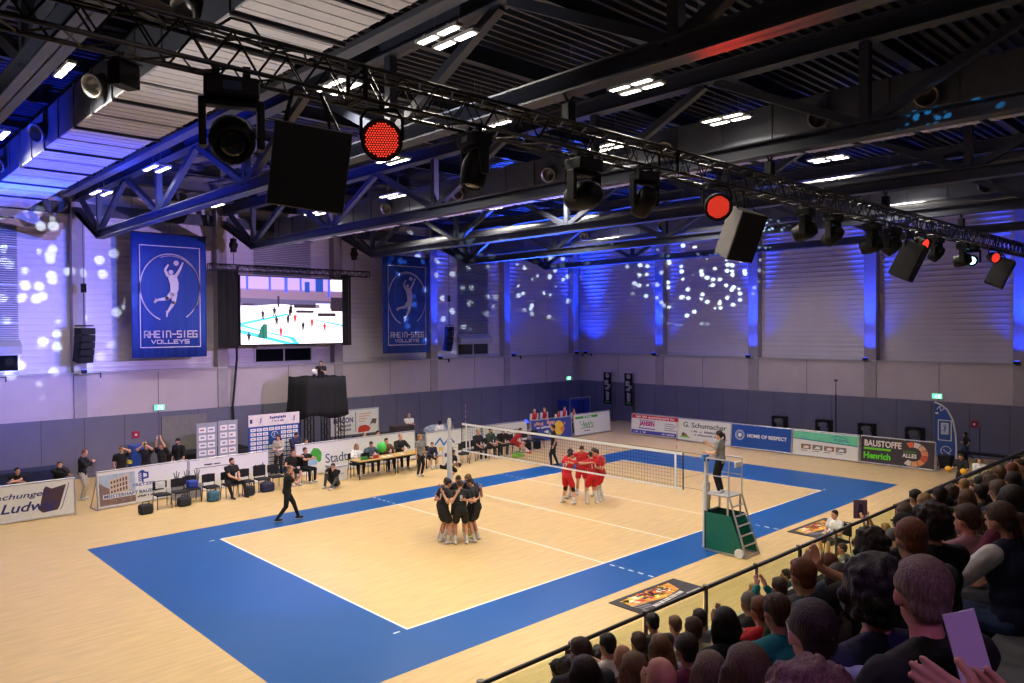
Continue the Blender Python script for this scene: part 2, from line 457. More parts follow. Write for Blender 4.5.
# trapezoidal roof deck, ribs running across from truss to truss
mb = MB(); y = Y0; prof = []
while y < YW + .4:
    prof += [(y, ZR), (y + .06, ZR), (y + .085, ZR + .1), (y + .225, ZR + .1)]; y += .25
for (a, z1), (b, z2) in zip(prof[:-1], prof[1:]):
    mb.add([(X0, a, z1), (XW + .5, a, z1), (XW + .5, b, z2), (X0, b, z2)], [(0, 3, 2, 1)])
mb.box(((X0 + XW) / 2, (Y0 + YW) / 2, ZR + .3), (XW - X0 + 2, YW - Y0 + 2, .2))
struct('ceiling', mb, M_deck, fix=False)
for k in range(-6, 8):
    yy = -.12 + 3.05 * k
    struct('ceiling_purlin', MB().box(((X0 + XW) / 2, yy, ZR - .2), (XW - X0, .02, .3)).box(((X0 + XW) / 2, yy, ZR - .36), (XW - X0, .16, .025)), M_steel)

# roof trusses
TX = [-6.32] + [-.45 + 5.87 * i for i in range(5)]
NODES = [18.55, 12.3, 6.1, -.2, -6.55, -12.8]
def hbeam(mb, a, b, wd, ht, up=(0, 0, 1), t=.03):
    a, b = V(a), V(b)
    z = (b - a).normalized(); u = V(up); u = (u - z * u.dot(z)).normalized()
    mb.bar(a + u * ht / 2, b + u * ht / 2, t * .7, ht, upv=up)
    mb.bar(a + u * t / 2, b + u * t / 2, wd, t, upv=up); mb.bar(a + u * (ht - t / 2), b + u * (ht - t / 2), wd, t, upv=up)
    return mb
tl = ['roof truss at the upper left corner, cut by the picture edge',
      'first full roof truss, grey steel, landing beside the first blue banner',
      'grey roof truss landing on the column between first banner and video wall',
      'grey roof truss landing just left of the second blue banner',
      'grey roof truss landing between second blue banner and the silver blind',
      'farthest grey roof truss, landing near the blue-lit hall corner']
for i, x in enumerate(TX):
    t = empty('roof_truss', (x, 0, 0), 0, tl[i], 'roof truss', 'steel trusses under the roof')
    y_hi = 18.55
    hb = MB(); hbeam(hb, (0, Y0, 9.25), (0, y_hi, 9.25), .30, .30)
    hbeam(hb, (0, y_hi - .05, 9.25), (0, YW - .05, 10.52), .26, .26)
    obj('bottom_chord', hb, M_steel, t)
    hb = MB(); hbeam(hb, (0, Y0, 10.98), (0, YW - .02, 10.98), .32, .38); obj('top_chord', hb, M_steel, t)
    for k, yn in enumerate(NODES):
        obj('post', MB().box((0, yn, 10.25), (.17, .17, 1.44)), M_steel, t)
        for s_ in (-1, 1):
            ye = yn + s_ * 3.05
            if s_ > 0 and k == 0: ye = yn + 2.3
            mbd = MB().bar((0, yn + s_ * .12, 9.55), (0, ye, 10.98), .16, .16, upv=(1, 0, 0))
            obj('brace', mbd, M_steel, t)
# concrete corbel strip where the trusses land
struct('trim_1', MB().box(((X0 + XW) / 2, YW + .25, 10.75), (XW - X0, .3, .45)), M_steel)

# ventilation ducts
def duct(x0, label, nozz, y0=Y0 + .5, y1=20.5, z0=10.0, z1=10.82):
    t = empty('ventilation_duct', (x0, 0, z0), 0, label, 'duct', 'rectangular ventilation ducts')
    wd = 1.55
    mb = MB().box((0.01, (y0 + y1) / 2, (z1 - z0) / 2), (.02, y1 - y0, z1 - z0)).box((wd - .01, (y0 + y1) / 2, (z1 - z0) / 2), (.02, y1 - y0, z1 - z0)).box((wd / 2, (y0 + y1) / 2, z1 - z0), (wd, y1 - y0, .02))
    y = y0
    while y < y1: mb.box((-.015, y, (z1 - z0) / 2), (.03, .035, z1 - z0 + .05)); y += 1.25
    obj('side_panels', mb, M_duct, t)
    mb = MB(); y = y0
    while y < y1 - .2:
        mb.box((wd / 2, y + .56, -.015), (wd, 1.10, .03))
        for q in (.14, .42, .70, .98): mb.box((wd / 2, y + q, -.036), (wd, .05, .014))
        y += 1.25
    obj('underside_panels', mb, M_ductw, t)
    y = y0
    while y < y1: obj('hanger_rail', MB().box((wd / 2 + .03, y - .05, -.05), (wd + .12, .05, .05)), M_steel, t); y += 1.25 * 2
    for yn in nozz:
        R = Matrix.Rotation(-PI / 2, 3, 'Y')
        n = obj('round_nozzle', MB().lathe([(.21, 0), (.19, .03), (.19, .22), (.22, .25), (.22, .28), (.18, .28), (.165, .22), (.165, .05)], n=24), M_galv, t, smooth=True)
        n.location = (0, yn, .36); n.rotation_euler = (math.radians(0), math.radians(-112), math.radians(28))
duct(-4.5, 'wide duct with white panelled underside washed in blue light', [-5.7, -1.3, 3.05, 7.45, 11.8, 16.2])
duct(7.3, 'dark grey duct with a row of round nozzles behind the second truss', [-6.9, -4.8, -.9, 3.1, 7.2, 11.3])
duct(19.0, 'far duct with white underside beyond the lighting truss', [-9, -4.8, -.7, 3.4, 7.5, 12])

# cable trays, pipes
def tray(name, x, y0, y1, z, label, cat):
    t = empty(name, (x, 0, z), 0, label, cat)
    mb = MB().box((0, (y0 + y1) / 2, 0), (.26, y1 - y0, .015)).box((-.13, (y0 + y1) / 2, .05), (.015, y1 - y0, .1)).box((.13, (y0 + y1) / 2, .05), (.015, y1 - y0, .1))
    obj('channel', mb, M_alum if 0 else M_duct, t)
    mb = MB(); y = y0 + .2
    while y < y1: mb.cyl((0.13, y, 0), (0.13, y, ZR - z), .008, 4); y += 3.05
    obj('hanger_rods', mb, M_grey, t)
tray('cable_tray', -1.45, -6, 19, 10.75, 'perforated cable tray along the first full truss', 'cable tray')
tray('cable_tray', 2.95, -17, 19, 10.75, 'cable tray between the first and second full trusses', 'cable tray')
tray('cable_tray', 10.0, -17, 19, 10.75, 'cable tray over the far half of the court behind the grey duct', 'cable tray')
for (x, y0, y1, r, z, lb) in [(11.75, -17, 18.4, .15, 9.72, 'round insulated pipe lying along the third truss bottom chord'),
                              (17.6, -17, 18.4, .13, 9.72, 'round insulated pipe along the fourth truss bottom chord')]:
    t = MB().cyl((x, y0, z), (x, y1, z), r, 14)
    tag(obj('pipe', t, mat('pipe_lagging', (120, 122, 126), .35, .4), smooth=False), lb, 'pipe')

# luminaires
def led(x, y, label, lit=True, group='square court luminaires', master=[None]):
    if master[0] is None:
        t = empty('led_luminaire', (x, y, LED_Z), 0, label, 'ceiling light', group)
        mb = MB()
        for a in (-.17, .17): mb.box((a, 0, .04), (.14, 1.04, .05))
        for b in (-.3, .3): mb.box((0, b, .08), (.46, .04, .03))
        obj('housing', mb, M_ltgrey, t)
        for a in (-.17, .17):
            for b in (-.26, .26): obj('led_panel', MB().box((a, b, .008), (.11, .40, .012)), M_led, t)
        mb = MB()
        for b in (-.3, .3): mb.cyl((0, b, .08), (0, b, ZR - LED_Z - .4), .007, 4)
        obj('suspension', mb, M_grey, t)
        master[0] = t
        return t
    return dup(master[0], (x, y, LED_Z), 0, label)
where = ['hanging beside the top of the long diagonal brace', 'half behind the lighting truss near the red lamp', 'at the upper left, seen through the lighting truss',
         'behind the lighting truss, right of the black hanging loudspeaker', 'bright, beside the big round nozzle of the grey duct', 'farthest left, above the first blue banner, smaller one',
         'above the first banner, right one of the two by the truss foot', 'small, right of the first truss foot over the banner', 'over the middle of the court behind the large chord',
         'seen under the second truss beside the red lamp', 'below the second truss over the second banner', 'below the second big chord, right of the red lit chord',
         'in the row right of the chain hoist, nearer one', 'far right in that row beside the round pipe', 'small, seen between the first trusses above the video wall',
         'small, seen above the second banner', 'small, above the silver blind', 'small, near the blue-lit far ceiling', 'in the middle bay in front of the grey duct',
         'partly covered by the large chord with the red spot', 'over the left half of the court', 'over the far left service zone', 'over the far half of the court', 'over the far end of the court']
for (x, y), s_ in zip(LED_XY, where): led(x, y, 'ceiling light ' + s_)

# exit signs, alarms, wall bits
def exit_sign(loc, rz, label):
    t = empty('exit_sign', loc, rz, label, 'exit sign')
    obj('sign_housing', MB().box((0, .03, 0), (.44, .06, .24)), M_ltgrey, t, bevel=.01)
    obj('sign_face', MB().box((0, -.005, 0), (.42, .012, .22)), M_exit, t)
    dk = mat('exit_pictogram', (240, 255, 250), .5, emit=(235, 255, 250), estr=1.6)
    flat('running_figure', [disc(-.03, .07, .022, 10)] + strip([(-.03, .04), (-.06, -.02), (-.02, -.06), (-.03, -.1)], .02) + strip([(-.06, -.02), (-.11, -.07)], .02) + strip([(-.03, .04), (.02, .01)], .015) + [rect(.06, -.09, .08, .16)], dk, t, y=-.012)
exit_sign((2.55, YW - .07, 2.62), 0, 'green exit sign on the long wall below the first blue banner')
exit_sign((28.2, YW - .07, 2.6), 0, 'green exit sign on the long wall beside the hall corner')
exit_sign((XW - .07, -.2, 2.66), -PI / 2, 'green exit sign on the end wall above the beach flag')
def alarm(loc, rz, label):
    t = empty('alarm_box', loc, rz, label, 'fire alarm')
    obj('alarm_plate', MB().box((0, .02, 0), (.30, .04, .30)), mat('alarm_red', (150, 16, 40), .5), t, bevel=.01)
    obj('alarm_button', MB().cyl((0, 0, 0), (0, -.02, 0), .05, 12), M_white, t)
alarm((1.62, YW - .03, 1.55), 0, 'red fire alarm box on the long wall left of the players waving')
alarm((XW - .03, -1.7, 1.5), -PI / 2, 'red fire alarm box on the end wall beside the microphone stand')
tag(obj('wall_notice', MB().box((2.95, YW - .02, 1.95), (.5, .02, .22)), M_ltgrey), 'small white notice on the long wall under the exit sign', 'notice')
struct('door_1', MB().box((3.6, YW - .03, 1.1), (1.9, .05, 2.2)), mat('door_grey', (120, 118, 112), .7))

# windows of the long wall, each with a silver slatted blind
def window(n, x0, x1, ztop, blue=False):
    m_bl = mat('silver_blind', (150, 152, 156), .4, .35, var=.05)
    wf = MB()
    wf.box(((x0 + x1) / 2, YW + .36, 4.35), (x1 - x0, .06, .06)).box(((x0 + x1) / 2, YW + .36, 5.0), (x1 - x0, .06, .06))
    for q in (x0, (x0 + x1) / 2, x1): wf.box((q, YW + .36, 4.68), (.06, .06, .7))
    r = struct('window_%d' % n, wf, M_alum)
    struct('window_pane', MB().box(((x0 + x1) / 2, YW + .38, 4.68), (x1 - x0, .02, .62)), M_lens, parent=r)
    struct('window_hood', MB().prism([(YW + .36, 5.02), (YW + .02, 5.02), (YW - .02, 5.3), (YW + .36, 5.55)], x0 - .05, x1 + .05, axis='x'), M_ltgrey, parent=r)
    mb = MB(); z = 5.6
    while z < ztop: mb.bar((x0, YW + .33, z), (x1, YW + .33, z), .09, .012, upv=(0, .35, 1)); z += .085
    for q in np.arange(6.2, ztop, 1.45): mb.box(((x0 + x1) / 2, YW + .30, float(q)), (x1 - x0, .03, .05))
    struct('window_blind', mb, m_bl, parent=r)
window(1, -5.2, -2.42, 9.9)
window(2, 7.0, 9.9, 10.6)
window(3, 19.2, 21.55, 10.6)

# blue uplights on the ledge
ul_lab = ['before the first column left of the first banner', 'under the blue-lit slatted window at the left edge', 'before the column right of the second banner',
          'before the column right of the silver blind', 'on the long wall in the corner', 'on the end wall in the corner', 'before the first end wall column', 'before the second end wall column',
          'before the third end wall column', 'before the last end wall column']
for (x, y), lb in zip(UPLIGHTS, ul_lab):
    back = y > 21
    t = empty('uplight', (x, y, 4.22), 0 if back else -PI / 2, 'black blue-beam uplight ' + lb, 'uplight', 'wall uplights')
    obj('lamp_housing', MB().box((0, 0, .07), (.22, .16, .14)), M_black, t, bevel=.01)
    obj('lamp_lens', MB().box((0, 0, .145), (.18, .10, .01)), M_blueled, t)
    obj('wall_bracket', MB().box((0, .26, -.03), (.08, .66, .03)).box((0, .585, -.1), (.1, .03, .2)), M_blackm, t)

# ------------------------------------------------------------------ club banners
GLY = {'R': [[(0, 0), (0, 1), (.8, 1), (1, .85), (1, .6), (.85, .45), (0, .45)], [(.5, .45), (1, 0)]], 'H': [[(0, 0), (0, 1)], [(1, 0), (1, 1)], [(0, .5), (1, .5)]],
       'E': [[(1, 0), (0, 0), (0, 1), (1, 1)], [(0, .5), (.85, .5)]], 'I': [[(.5, 0), (.5, 1)]], 'N': [[(0, 0), (0, 1), (.85, 1), (1, .8), (1, 0)]], '-': [[(.1, .5), (.9, .5)]],
       'S': [[(0, 0), (1, 0), (1, .5), (0, .5), (0, 1), (1, 1)]], 'G': [[(1, 1), (0, 1), (0, 0), (1, 0), (1, .5), (.5, .5)]], 'V': [[(0, 1), (.5, 0), (1, 1)]], 'O': [[(0, 0), (1, 0), (1, 1), (0, 1), (0, 0)]],
       'L': [[(0, 1), (0, 0), (1, 0)]], 'Y': [[(0, 1), (.5, .5), (1, 1)], [(.5, .5), (.5, 0)]]}
def stroke_text(s, x, z, w_, h, wd):
    n = len(s); cw = w_ / (n * 1.35 - .35); out = []
    for i, ch in enumerate(s):
        for pl in GLY.get(ch, []): out += strip([(x + (i * 1.35 + a) * cw, z + b * h) for a, b in pl], wd)
    return out
def figure_polys(cx, cz, s):
    """jumping player: drawn as limbs, in units of s"""
    P = lambda a, b: (cx + a * s, cz + b * s)
    def taper(p, q, r1, r2):
        (x0, y0), (x1, y1) = P(*p), P(*q); dx, dy = x1 - x0, y1 - y0; L = math.hypot(dx, dy); nx, ny = -dy / L, dx / L
        r1 *= s; r2 *= s
        return [(x0 + nx * r1, y0 + ny * r1), (x0 - nx * r1, y0 - ny * r1), (x1 - nx * r2, y1 - ny * r2), (x1 + nx * r2, y1 + ny * r2)]
    o = [disc(*P(.03, .50), .075 * s, 16), disc(*P(.20, .80), .085 * s, 20)]
    o += [[P(-.09, .38), P(-.06, .30), P(.0, .10), P(.01, -.08), P(.02, -.2), P(.2, -.22), P(.26, -.05), P(.27, .15), P(.22, .33), P(.15, .42), P(.03, .42)]]
    o += [taper((-.06, .36), (-.16, .56), .055, .04), taper((-.16, .56), (-.05, .74), .04, .025), taper((.17, .36), (.30, .58), .055, .04), taper((.30, .58), (.42, .84), .04, .022)]
    o += [taper((.07, -.18), (-.10, -.36), .09, .06), taper((-.10, -.36), (-.44, -.42), .06, .03), taper((-.42, -.38), (-.50, -.50), .035, .03), taper((-.50, -.52), (-.38, -.40), .02, .03)]
    o += [taper((.14, -.20), (.10, -.50), .09, .06), taper((.10, -.50), (-.10, -.82), .06, .03), taper((-.10, -.76), (-.12, -.96), .035, .02), disc(*P(.1, -.5), .062 * s, 12), disc(*P(-.1, -.36), .062 * s, 12)]
    return o
def banner(x, y, z0, w_, h, label):
    t = empty('club_banner', (x, y, z0), 0, label, 'banner', 'blue club banners')
    mb = MB(); n = 40; vs = []
    for i in range(n + 1):
        q = w_ * i / n
        for z, k in ((0, 1.0), (h * .25, .8), (h * .5, .45), (h * .8, .2), (h, .05)):
            vs.append((q, k * .03 * math.sin(q * 9) + k * .018 * math.sin(q * 23 + 1), z))
    for i in range(n):
        for j in range(4): a = i * 5 + j; mb_f = (a, a + 5, a + 6, a + 1); mb.f.append(mb_f); mb.m.append(0)
    mb.v = vs
    b = obj('banner_cloth', mb, M_bannerblue, t, smooth=True, fix=False)
    so = b.modifiers.new('s', 'SOLIDIFY'); so.thickness = .01
    obj('top_bar', MB().cyl((-.05, 0, h + .01), (w_ + .05, 0, h + .01), .025, 8), M_blackm, t)
    mb = MB()
    for q in (.05, w_ / 2, w_ - .05): mb.cyl((q, 0, h), (q, 0, 11.2 - z0), .008, 4)
    obj('cords', mb, M_cable, t)
    yy = -.06
    fx = (w_ - .0) / 3.0
    obj_ = []
    x0, x1, zz0, zz1 = .10 * w_, .90 * w_, .085 * h, .90 * h
    flat('printed_frame', strip([(x0, zz0), (x1, zz0), (x1, zz1), (x0, zz1), (x0, zz0)], .035), M_bannerw, t, y=yy)
    cx, cz, r = w_ / 2, .565 * h, .40 * w_
    rr = .275 * h
    flat('printed_ring', arc(cx, cz, r * 1.0, math.radians(-58), math.radians(248), 44, .05, rr) + arc(cx + .03, cz - .02, r * .98, math.radians(-40), math.radians(110), 24, .03, rr * .96), M_bannerw, t, y=yy)
    flat('printed_player', figure_polys(cx - .02, cz + .02, 1.28), M_bannerw, t, y=yy - .004)
    flat('club_lettering', stroke_text('RHEIN-SIEG', .15 * w_, .165 * h, .70 * w_, .045 * h * 1.1, .05), M_bannerw, t, y=yy)
    flat('club_lettering', stroke_text('VOLLEYS', .24 * w_, .115 * h, .50 * w_, .028 * h, .035), M_bannerw, t, y=yy)
banner(1.28, 20.75, 4.75, 3.02, 5.13, 'large blue banner with jumping player, the one left of the video wall')
banner(13.30, 20.75, 4.62, 2.98, 5.05, 'large blue banner with jumping player, the one right of the video wall')

# ------------------------------------------------------------------ video wall hung from a short truss
def lattice(mb, x0, x1, s_=.29, r=.024, step=.5, rd=.011, axis='x', loc=(0, 0, 0), tri=False):
    """box truss along local x"""
    h = s_ / 2; L0 = V(loc)
    P = lambda a, b, c: L0 + (V((a, b, c)) if axis == 'x' else V((b, c, a)))
    cor = [(-h, -h), (h, -h), (h, h), (-h, h)]
    for a, b in cor: mb.cyl(P(x0, a, b), P(x1, a, b), r, 7)
    n = int(round((x1 - x0) / step))
    for i in range(n):
        a, b = x0 + (x1 - x0) * i / n, x0 + (x1 - x0) * (i + 1) / n; m_ = (a + b) / 2
        for k in range(4):
            p, q = cor[k], cor[(k + 1) % 4]
            mb.cyl(P(a, *p), P(m_, *q), rd, 4); mb.cyl(P(m_, *q), P(b, *p), rd, 4)
    for e in (x0, x1):
        for k in range(4): mb.cyl(P(e, *cor[k]), P(e, *cor[(k + 1) % 4]), r * .8, 5)
    return mb
t = empty('video_wall', (8.30, 20.6, 5.23), 0, 'large video wall showing the match, hung between the two blue banners', 'screen')
SW, SH = 5.1, 3.05
obj('screen_cabinet', MB().box((0, .12, SH / 2), (SW + .1, .2, SH + .1)), M_black, t)
def E(name, rgb, k=1.0): return mat('screen_' + name, rgb, .4, emit=rgb, estr=k)
sw = lambda u, v: (-SW / 2 + u * SW, v * SH)
def SP(name, polys, m, d=0): return flat(name, [[sw(*p) for p in q] for q in polys], m, t, y=.015 - .003 * d)
q4 = lambda a, b, c, d_: [(a, b), (c, b), (c, d_), (a, d_)]
SP('picture_floor', [q4(0, 0, 1, .62)], E('white', (255, 252, 246), 1.5))
SP('picture_wall', [q4(0, .60, 1, .82)], E('greyviolet', (128, 104, 128), 1.0), 1)
SP('picture_wall', [q4(0, .80, 1, 1)], E('violet', (176, 150, 226), 1.15), 1)
SP('picture_wall', [[(0, .55), (.36, .60), (1, .52), (1, .66), (0, .68)]], E('slate', (84, 80, 110), 1.0), 2)
SP('picture_columns', [q4(.05, .80, .07, 1), q4(.26, .80, .28, 1), q4(.41, .78, .44, 1), q4(.56, .8, .58, 1), q4(.85, .72, .87, 1)], E('blue', (60, 80, 250), 1.4), 2)
SP('picture_banner', [q4(.72, .80, .80, 1), q4(.61, .79, .66, .95)], E('navy', (30, 70, 160), 1.0), 3)
SP('picture_window', [q4(.88, .82, 1, 1)], E('white', (255, 252, 246), 1.5), 3)
SP('picture_benches', [q4(.88, .50, 1, .72), q4(.50, .545, .76, .60), q4(.52, .47, .70, .51), q4(.74, .42, .93, .47), q4(.34, .55, .36, .72), q4(.02, .57, .12, .60)], E('dark', (48, 36, 44), .8), 3)
SP('picture_boards', [q4(.72, .52, .87, .62), q4(0, .52, .30, .57)], E('pale', (220, 216, 240), 1.3), 3)
SP('picture_court', [[(0, .32), (.42, .46), (.46, .44), (0, .28)], [(0, .22), (.52, 0), (.40, 0), (0, .16)], [(.40, .46), (.46, .44), (1, .26), (1, .29)], [(0, .30), (0, .26), (.5, .1), (.55, .0), (.50, 0), (.45, .08)]], E('cyan', (70, 186, 226), 1.2), 2)
ppl = [(.20, .37, 0), (.31, .42, 0), (.33, .28, 0), (.44, .30, 0), (.46, .41, 0), (.51, .32, 1), (.37, .12, 1), (.59, .20, 0), (.68, .25, 1), (.81, .18, 1), (.07, .04, 0), (.47, .46, 0)]
for dark in (0, 1):
    po = []
    for a, b, r_ in ppl:
        if r_ == dark: po += [[(a - .012, b + .05), (a + .012, b + .05), (a + .014, b + .11), (a - .014, b + .11)], [(a - .014, b), (a - .004, b), (a, b + .055), (a - .01, b + .055)], [(a + .014, b), (a + .004, b), (a, b + .055), (a + .01, b + .055)],
                                 [(a - .006, b + .11), (a + .006, b + .11), (a + .006, b + .14), (a - .006, b + .14)], [(a - .03, b + .08), (a - .012, b + .1), (a + .012, b + .1), (a + .03, b + .08), (a, b + .09)]]
    SP('picture_players', po, E('red', (226, 50, 50), 1.1) if dark else E('dark', (48, 36, 44), .8), 4)
SP('picture_umpire_stand', [q4(.20, .09, .24, .30), [(.15, .10), (.18, .26), (.21, .30), (.21, .08)]], E('green', (30, 110, 90), .9), 4)
for side, a in (('left', -SW / 2 - .98), ('right', SW / 2 + .02)):
    mb = MB(); wdt = .92 if side == 'left' else .55; n = 12
    for i in range(n):
        mb.box((a + wdt * (i + .5) / n, .12 + .02 * math.sin(i * 1.9), SH / 2 + .08), (wdt / n, .02, SH + .42))
    obj('side_curtain', mb, M_blackcloth, t)
tt = empty('hanging_truss', (8.35, 20.6, 8.62), 0, 'short black lattice truss carrying the video wall', 'truss')
obj('lattice', lattice(MB(), -4.0, 4.0, .26, .022, .4), M_blackm, tt)
for a in (-2.9, 3.2):
    ch = empty('chain_hoist', (8.35 + a, 20.6, 9.5), 0, 'black chain hoist above the ' + ('left' if a < 0 else 'right') + ' end of the video wall truss', 'hoist')
    obj('hoist_body', MB().box((0, 0, .1), (.22, .22, .6)).cyl((-.16, 0, .1), (.16, 0, .1), .13, 10), M_black, ch, bevel=.02)
    obj('chain', MB().cyl((0, 0, -.75), (0, 0, 1.4), .016, 5), M_blackm, ch)
tag(obj('hanging_cable', MB().ring([(5.75, 20.9, 8.7), (5.7, 21.0, 6), (5.85, 21.3, 4.6), (5.7, 21.45, 2.5), (5.8, 21.4, 0.02)], .05, 6), M_cable), 'bundle of black cable hanging down the wall left of the video wall', 'cable')

# line arrays
def line_array(x, y, z, rz, label, n=5):
    t = empty('line_array', (x, y, z), rz, label, 'loudspeaker', 'hanging line arrays')
    a = 0; p = V((0, 0, 0))
    obj('rigging_frame', MB().box((0, 0, .08), (.62, .3, .05)).cyl((0, 0, .1), (0, 0, 1.4), .02, 6).box((0, 0, 1.55), (.14, .14, .35)).cyl((0, 0, 1.6), (0, 0, 10.9 - z), .012, 5), M_blackm, t)
    for i in range(n):
        a = -math.radians(3 * i)
        R = Matrix.Rotation(-a, 3, 'X')
        d = R @ V((0, 0, -.27))
        c = p + d / 2
        mb = MB(); mb.box((0, 0, 0), (.68, .42, .262))
        mb.v = [tuple(R @ V((v[0] * (1.0 if v[1] < 0 else .8), v[1], v[2]))) for v in mb.v]
        e = obj('speaker_module', mb, M_black, t, bevel=.012); e.location = c
        g = obj('grille', MB().box((0, -.212, 0), (.62, .012, .22)), mat('grille_black', (24, 24, 26), .7, .2, var=.3, scale=60), t); g.location = c; g.rotation_euler = (-a, 0, 0)
        p = p + d
line_array(-.42, 20.9, 6.0, .5, 'black line array hanging in front of the column left of the first banner')
line_array(17.75, 20.9, 6.0, .7, 'black line array hanging beside the second blue banner')

for (fx, fy, rz_, lb) in ((-3.6, 18.6, 0, 'behind the Ludwig board'), (22.5, 19.8, .3, 'in the hall corner behind the red vests'), (-12.0, -1.0, -1.5, 'left of the court, near end, added helper'), (-12.0, 8.0, -1.5, 'left of the court, far end, added helper')):  # the two left of the court are unseen helpers added for the duct
    t = empty('floor_flood', (fx, fy, 0), rz_, 'black flood light on the floor ' + lb, 'stage light', 'floor flood lights')
    obj('lamp_housing', MB().box((0, 0, .30), (.40, .30, .30), Matrix.Rotation(.7, 3, 'X')), M_black, t, bevel=.02)
    obj('lamp_lens', MB().box((0, -.10, .42), (.34, .24, .01), Matrix.Rotation(.7, 3, 'X')), M_blueled, t)
    obj('yoke', MB().box((-.23, 0, .16), (.03, .08, .3)).box((.23, 0, .16), (.03, .08, .3)).box((0, 0, .015), (.5, .3, .03)), M_blackm, t)

# ================================================================== LIGHTING TRUSS ACROSS THE HALL
TZ, TY = 8.62, -4.7
tt = empty('lighting_truss', (0, TY, TZ), 0, 'long black lattice truss with stage lights running across the whole picture', 'truss')
for a, b in ((-10, -4), (-4, 2), (2, 8), (8, 14), (14, 20), (20, 25)):
    obj('lattice_section', lattice(MB(), a + .01, b - .01, .36, .025, .5, .012), M_blackm, tt)
mb = MB()
random.seed(3)
for o_ in (.05, .09, -.03):
    pts = [(x, o_ + .04 * math.sin(x * 2.1 + o_ * 40), .21 + .03 * math.sin(x * 3.3 + o_ * 90)) for x in np.arange(-9.5, 24.5, .5)]
    mb.ring(pts, .016, 5)
mb.ring([(-5.6, .1, .25), (-5.4, .1, .42), (-5.2, .1, .42), (-5.0, .1, .2)], .016, 5)
obj('cable_loom', mb, M_cable, tt)
for x, lb in ((TX[2], 'above the truss under the second roof truss'), (TX[3], 'above the truss under the third roof truss'), (TX[1], 'near the big hanging loudspeaker'), (TX[4], 'near the far end of the lighting truss')):
    ch = empty('chain_hoist', (x, TY, 9.0), 0, 'black chain hoist ' + lb, 'hoist')
    obj('hoist_body', MB().box((0, 0, -.02), (.16, .16, .3)), M_black, ch, bevel=.02)
    obj('beam_clamp', MB().bar((0, 0, .14), (-.14, 0, .28), .03, .03).bar((0, 0, .14), (.14, 0, .28), .03, .03), M_blackm, ch)

def aim(o, target):
    """turn local -Y axis towards the target"""
    d = V(target) - V(o.location)
    o.rotation_euler = (0, 0, math.atan2(d.x, -d.y))
    return math.atan2(d.z, math.hypot(d.x, d.y))
def moving_head(x, label, tgt, s_=1.0, lens=None, y=TY, z=None, big=False):
    z = TZ - .22 if z is None else z
    t = empty('moving_head_light', (x, y, z), 0, label, 'stage light', 'moving heads under the lighting truss')
    pitch = aim(t, tgt)
    t.scale = (s_, s_, s_)
    obj('clamp', MB().box((-.1, 0, .03), (.05, .05, .1)).box((.1, 0, .03), (.05, .05, .1)).box((0, 0, -.01), (.24, .05, .03)), M_blackm, t)
    obj('base', MB().box((0, 0, -.09), (.36, .26, .14)), M_black, t, bevel=.02)
    obj('display', MB().box((0, -.133, -.09), (.12, .006, .06)), mat('display_dim', (40, 60, 90), .3), t)
    mb = MB()
    mb.box((0, 0, -.18), (.43, .12, .05))
    for q in (-.19, .19): mb.box((q, 0, -.33), (.05, .12, .32))
    obj('yoke', mb, M_black, t, bevel=.012)
    R = Matrix.Rotation(PI / 2 - pitch * -1.0, 3, 'X') if 0 else Matrix.Rotation(PI / 2 - pitch, 3, 'X')
    h = obj('head', MB().lathe([(.06, -.2), (.11, -.18), (.15, -.08), (.155, .06), (.135, .17), (.125, .2), (.11, .2), (.105, .17)], n=20, R=R), M_black, t, smooth=True); h.location = (0, 0, -.42)
    l = obj('lens', MB().lathe([(.1, .172), (.06, .192), (.01, .2)], n=20, R=R), lens or M_lens, t); l.location = (0, 0, -.42)
    return t
moving_head(-5.45, 'black moving head light hanging at the upper left in front of the duct', (-9, -14, 3.5), 1.45)
moving_head(-2.25, 'black moving head hanging right of the big red lamp', (-3.5, -4.5, 3), 1.15)
moving_head(-.12, 'black moving head with long barrel hanging left of the steep brace, below mid truss', (0.5, 8, 7.6), 1.35)
moving_head(1.35, 'black moving head hanging mid truss, left of the small red lamp', (4, 3, 0), 1.15)
moving_head(6.95, 'black moving head under truss, first one right of the grey-sided loudspeaker', (5.5, 3, 6), 1.2)
moving_head(8.30, 'black moving head under truss, second one right of the grey-sided loudspeaker', (9, 6, 0), 1.15)
moving_head(10.45, 'black moving head left of the slanting third loudspeaker, pointing to the wall', (9, 6, 6), 1.3)
moving_head(11.75, 'black moving head directly left of the slanting third loudspeaker', (14, 6, 0), 1.15)
moving_head(15.0, 'black moving head just right of the third loudspeaker', (16, 3, 0), 1.1)
moving_head(17.3, 'black moving head left of the shining cyan light', (15, 9, 6), 1.25)
moving_head(18.2, 'moving head shining cyan toward the camera near the right end of truss', (-8.6, -11, 5.5), 1.15, M_cyanled)

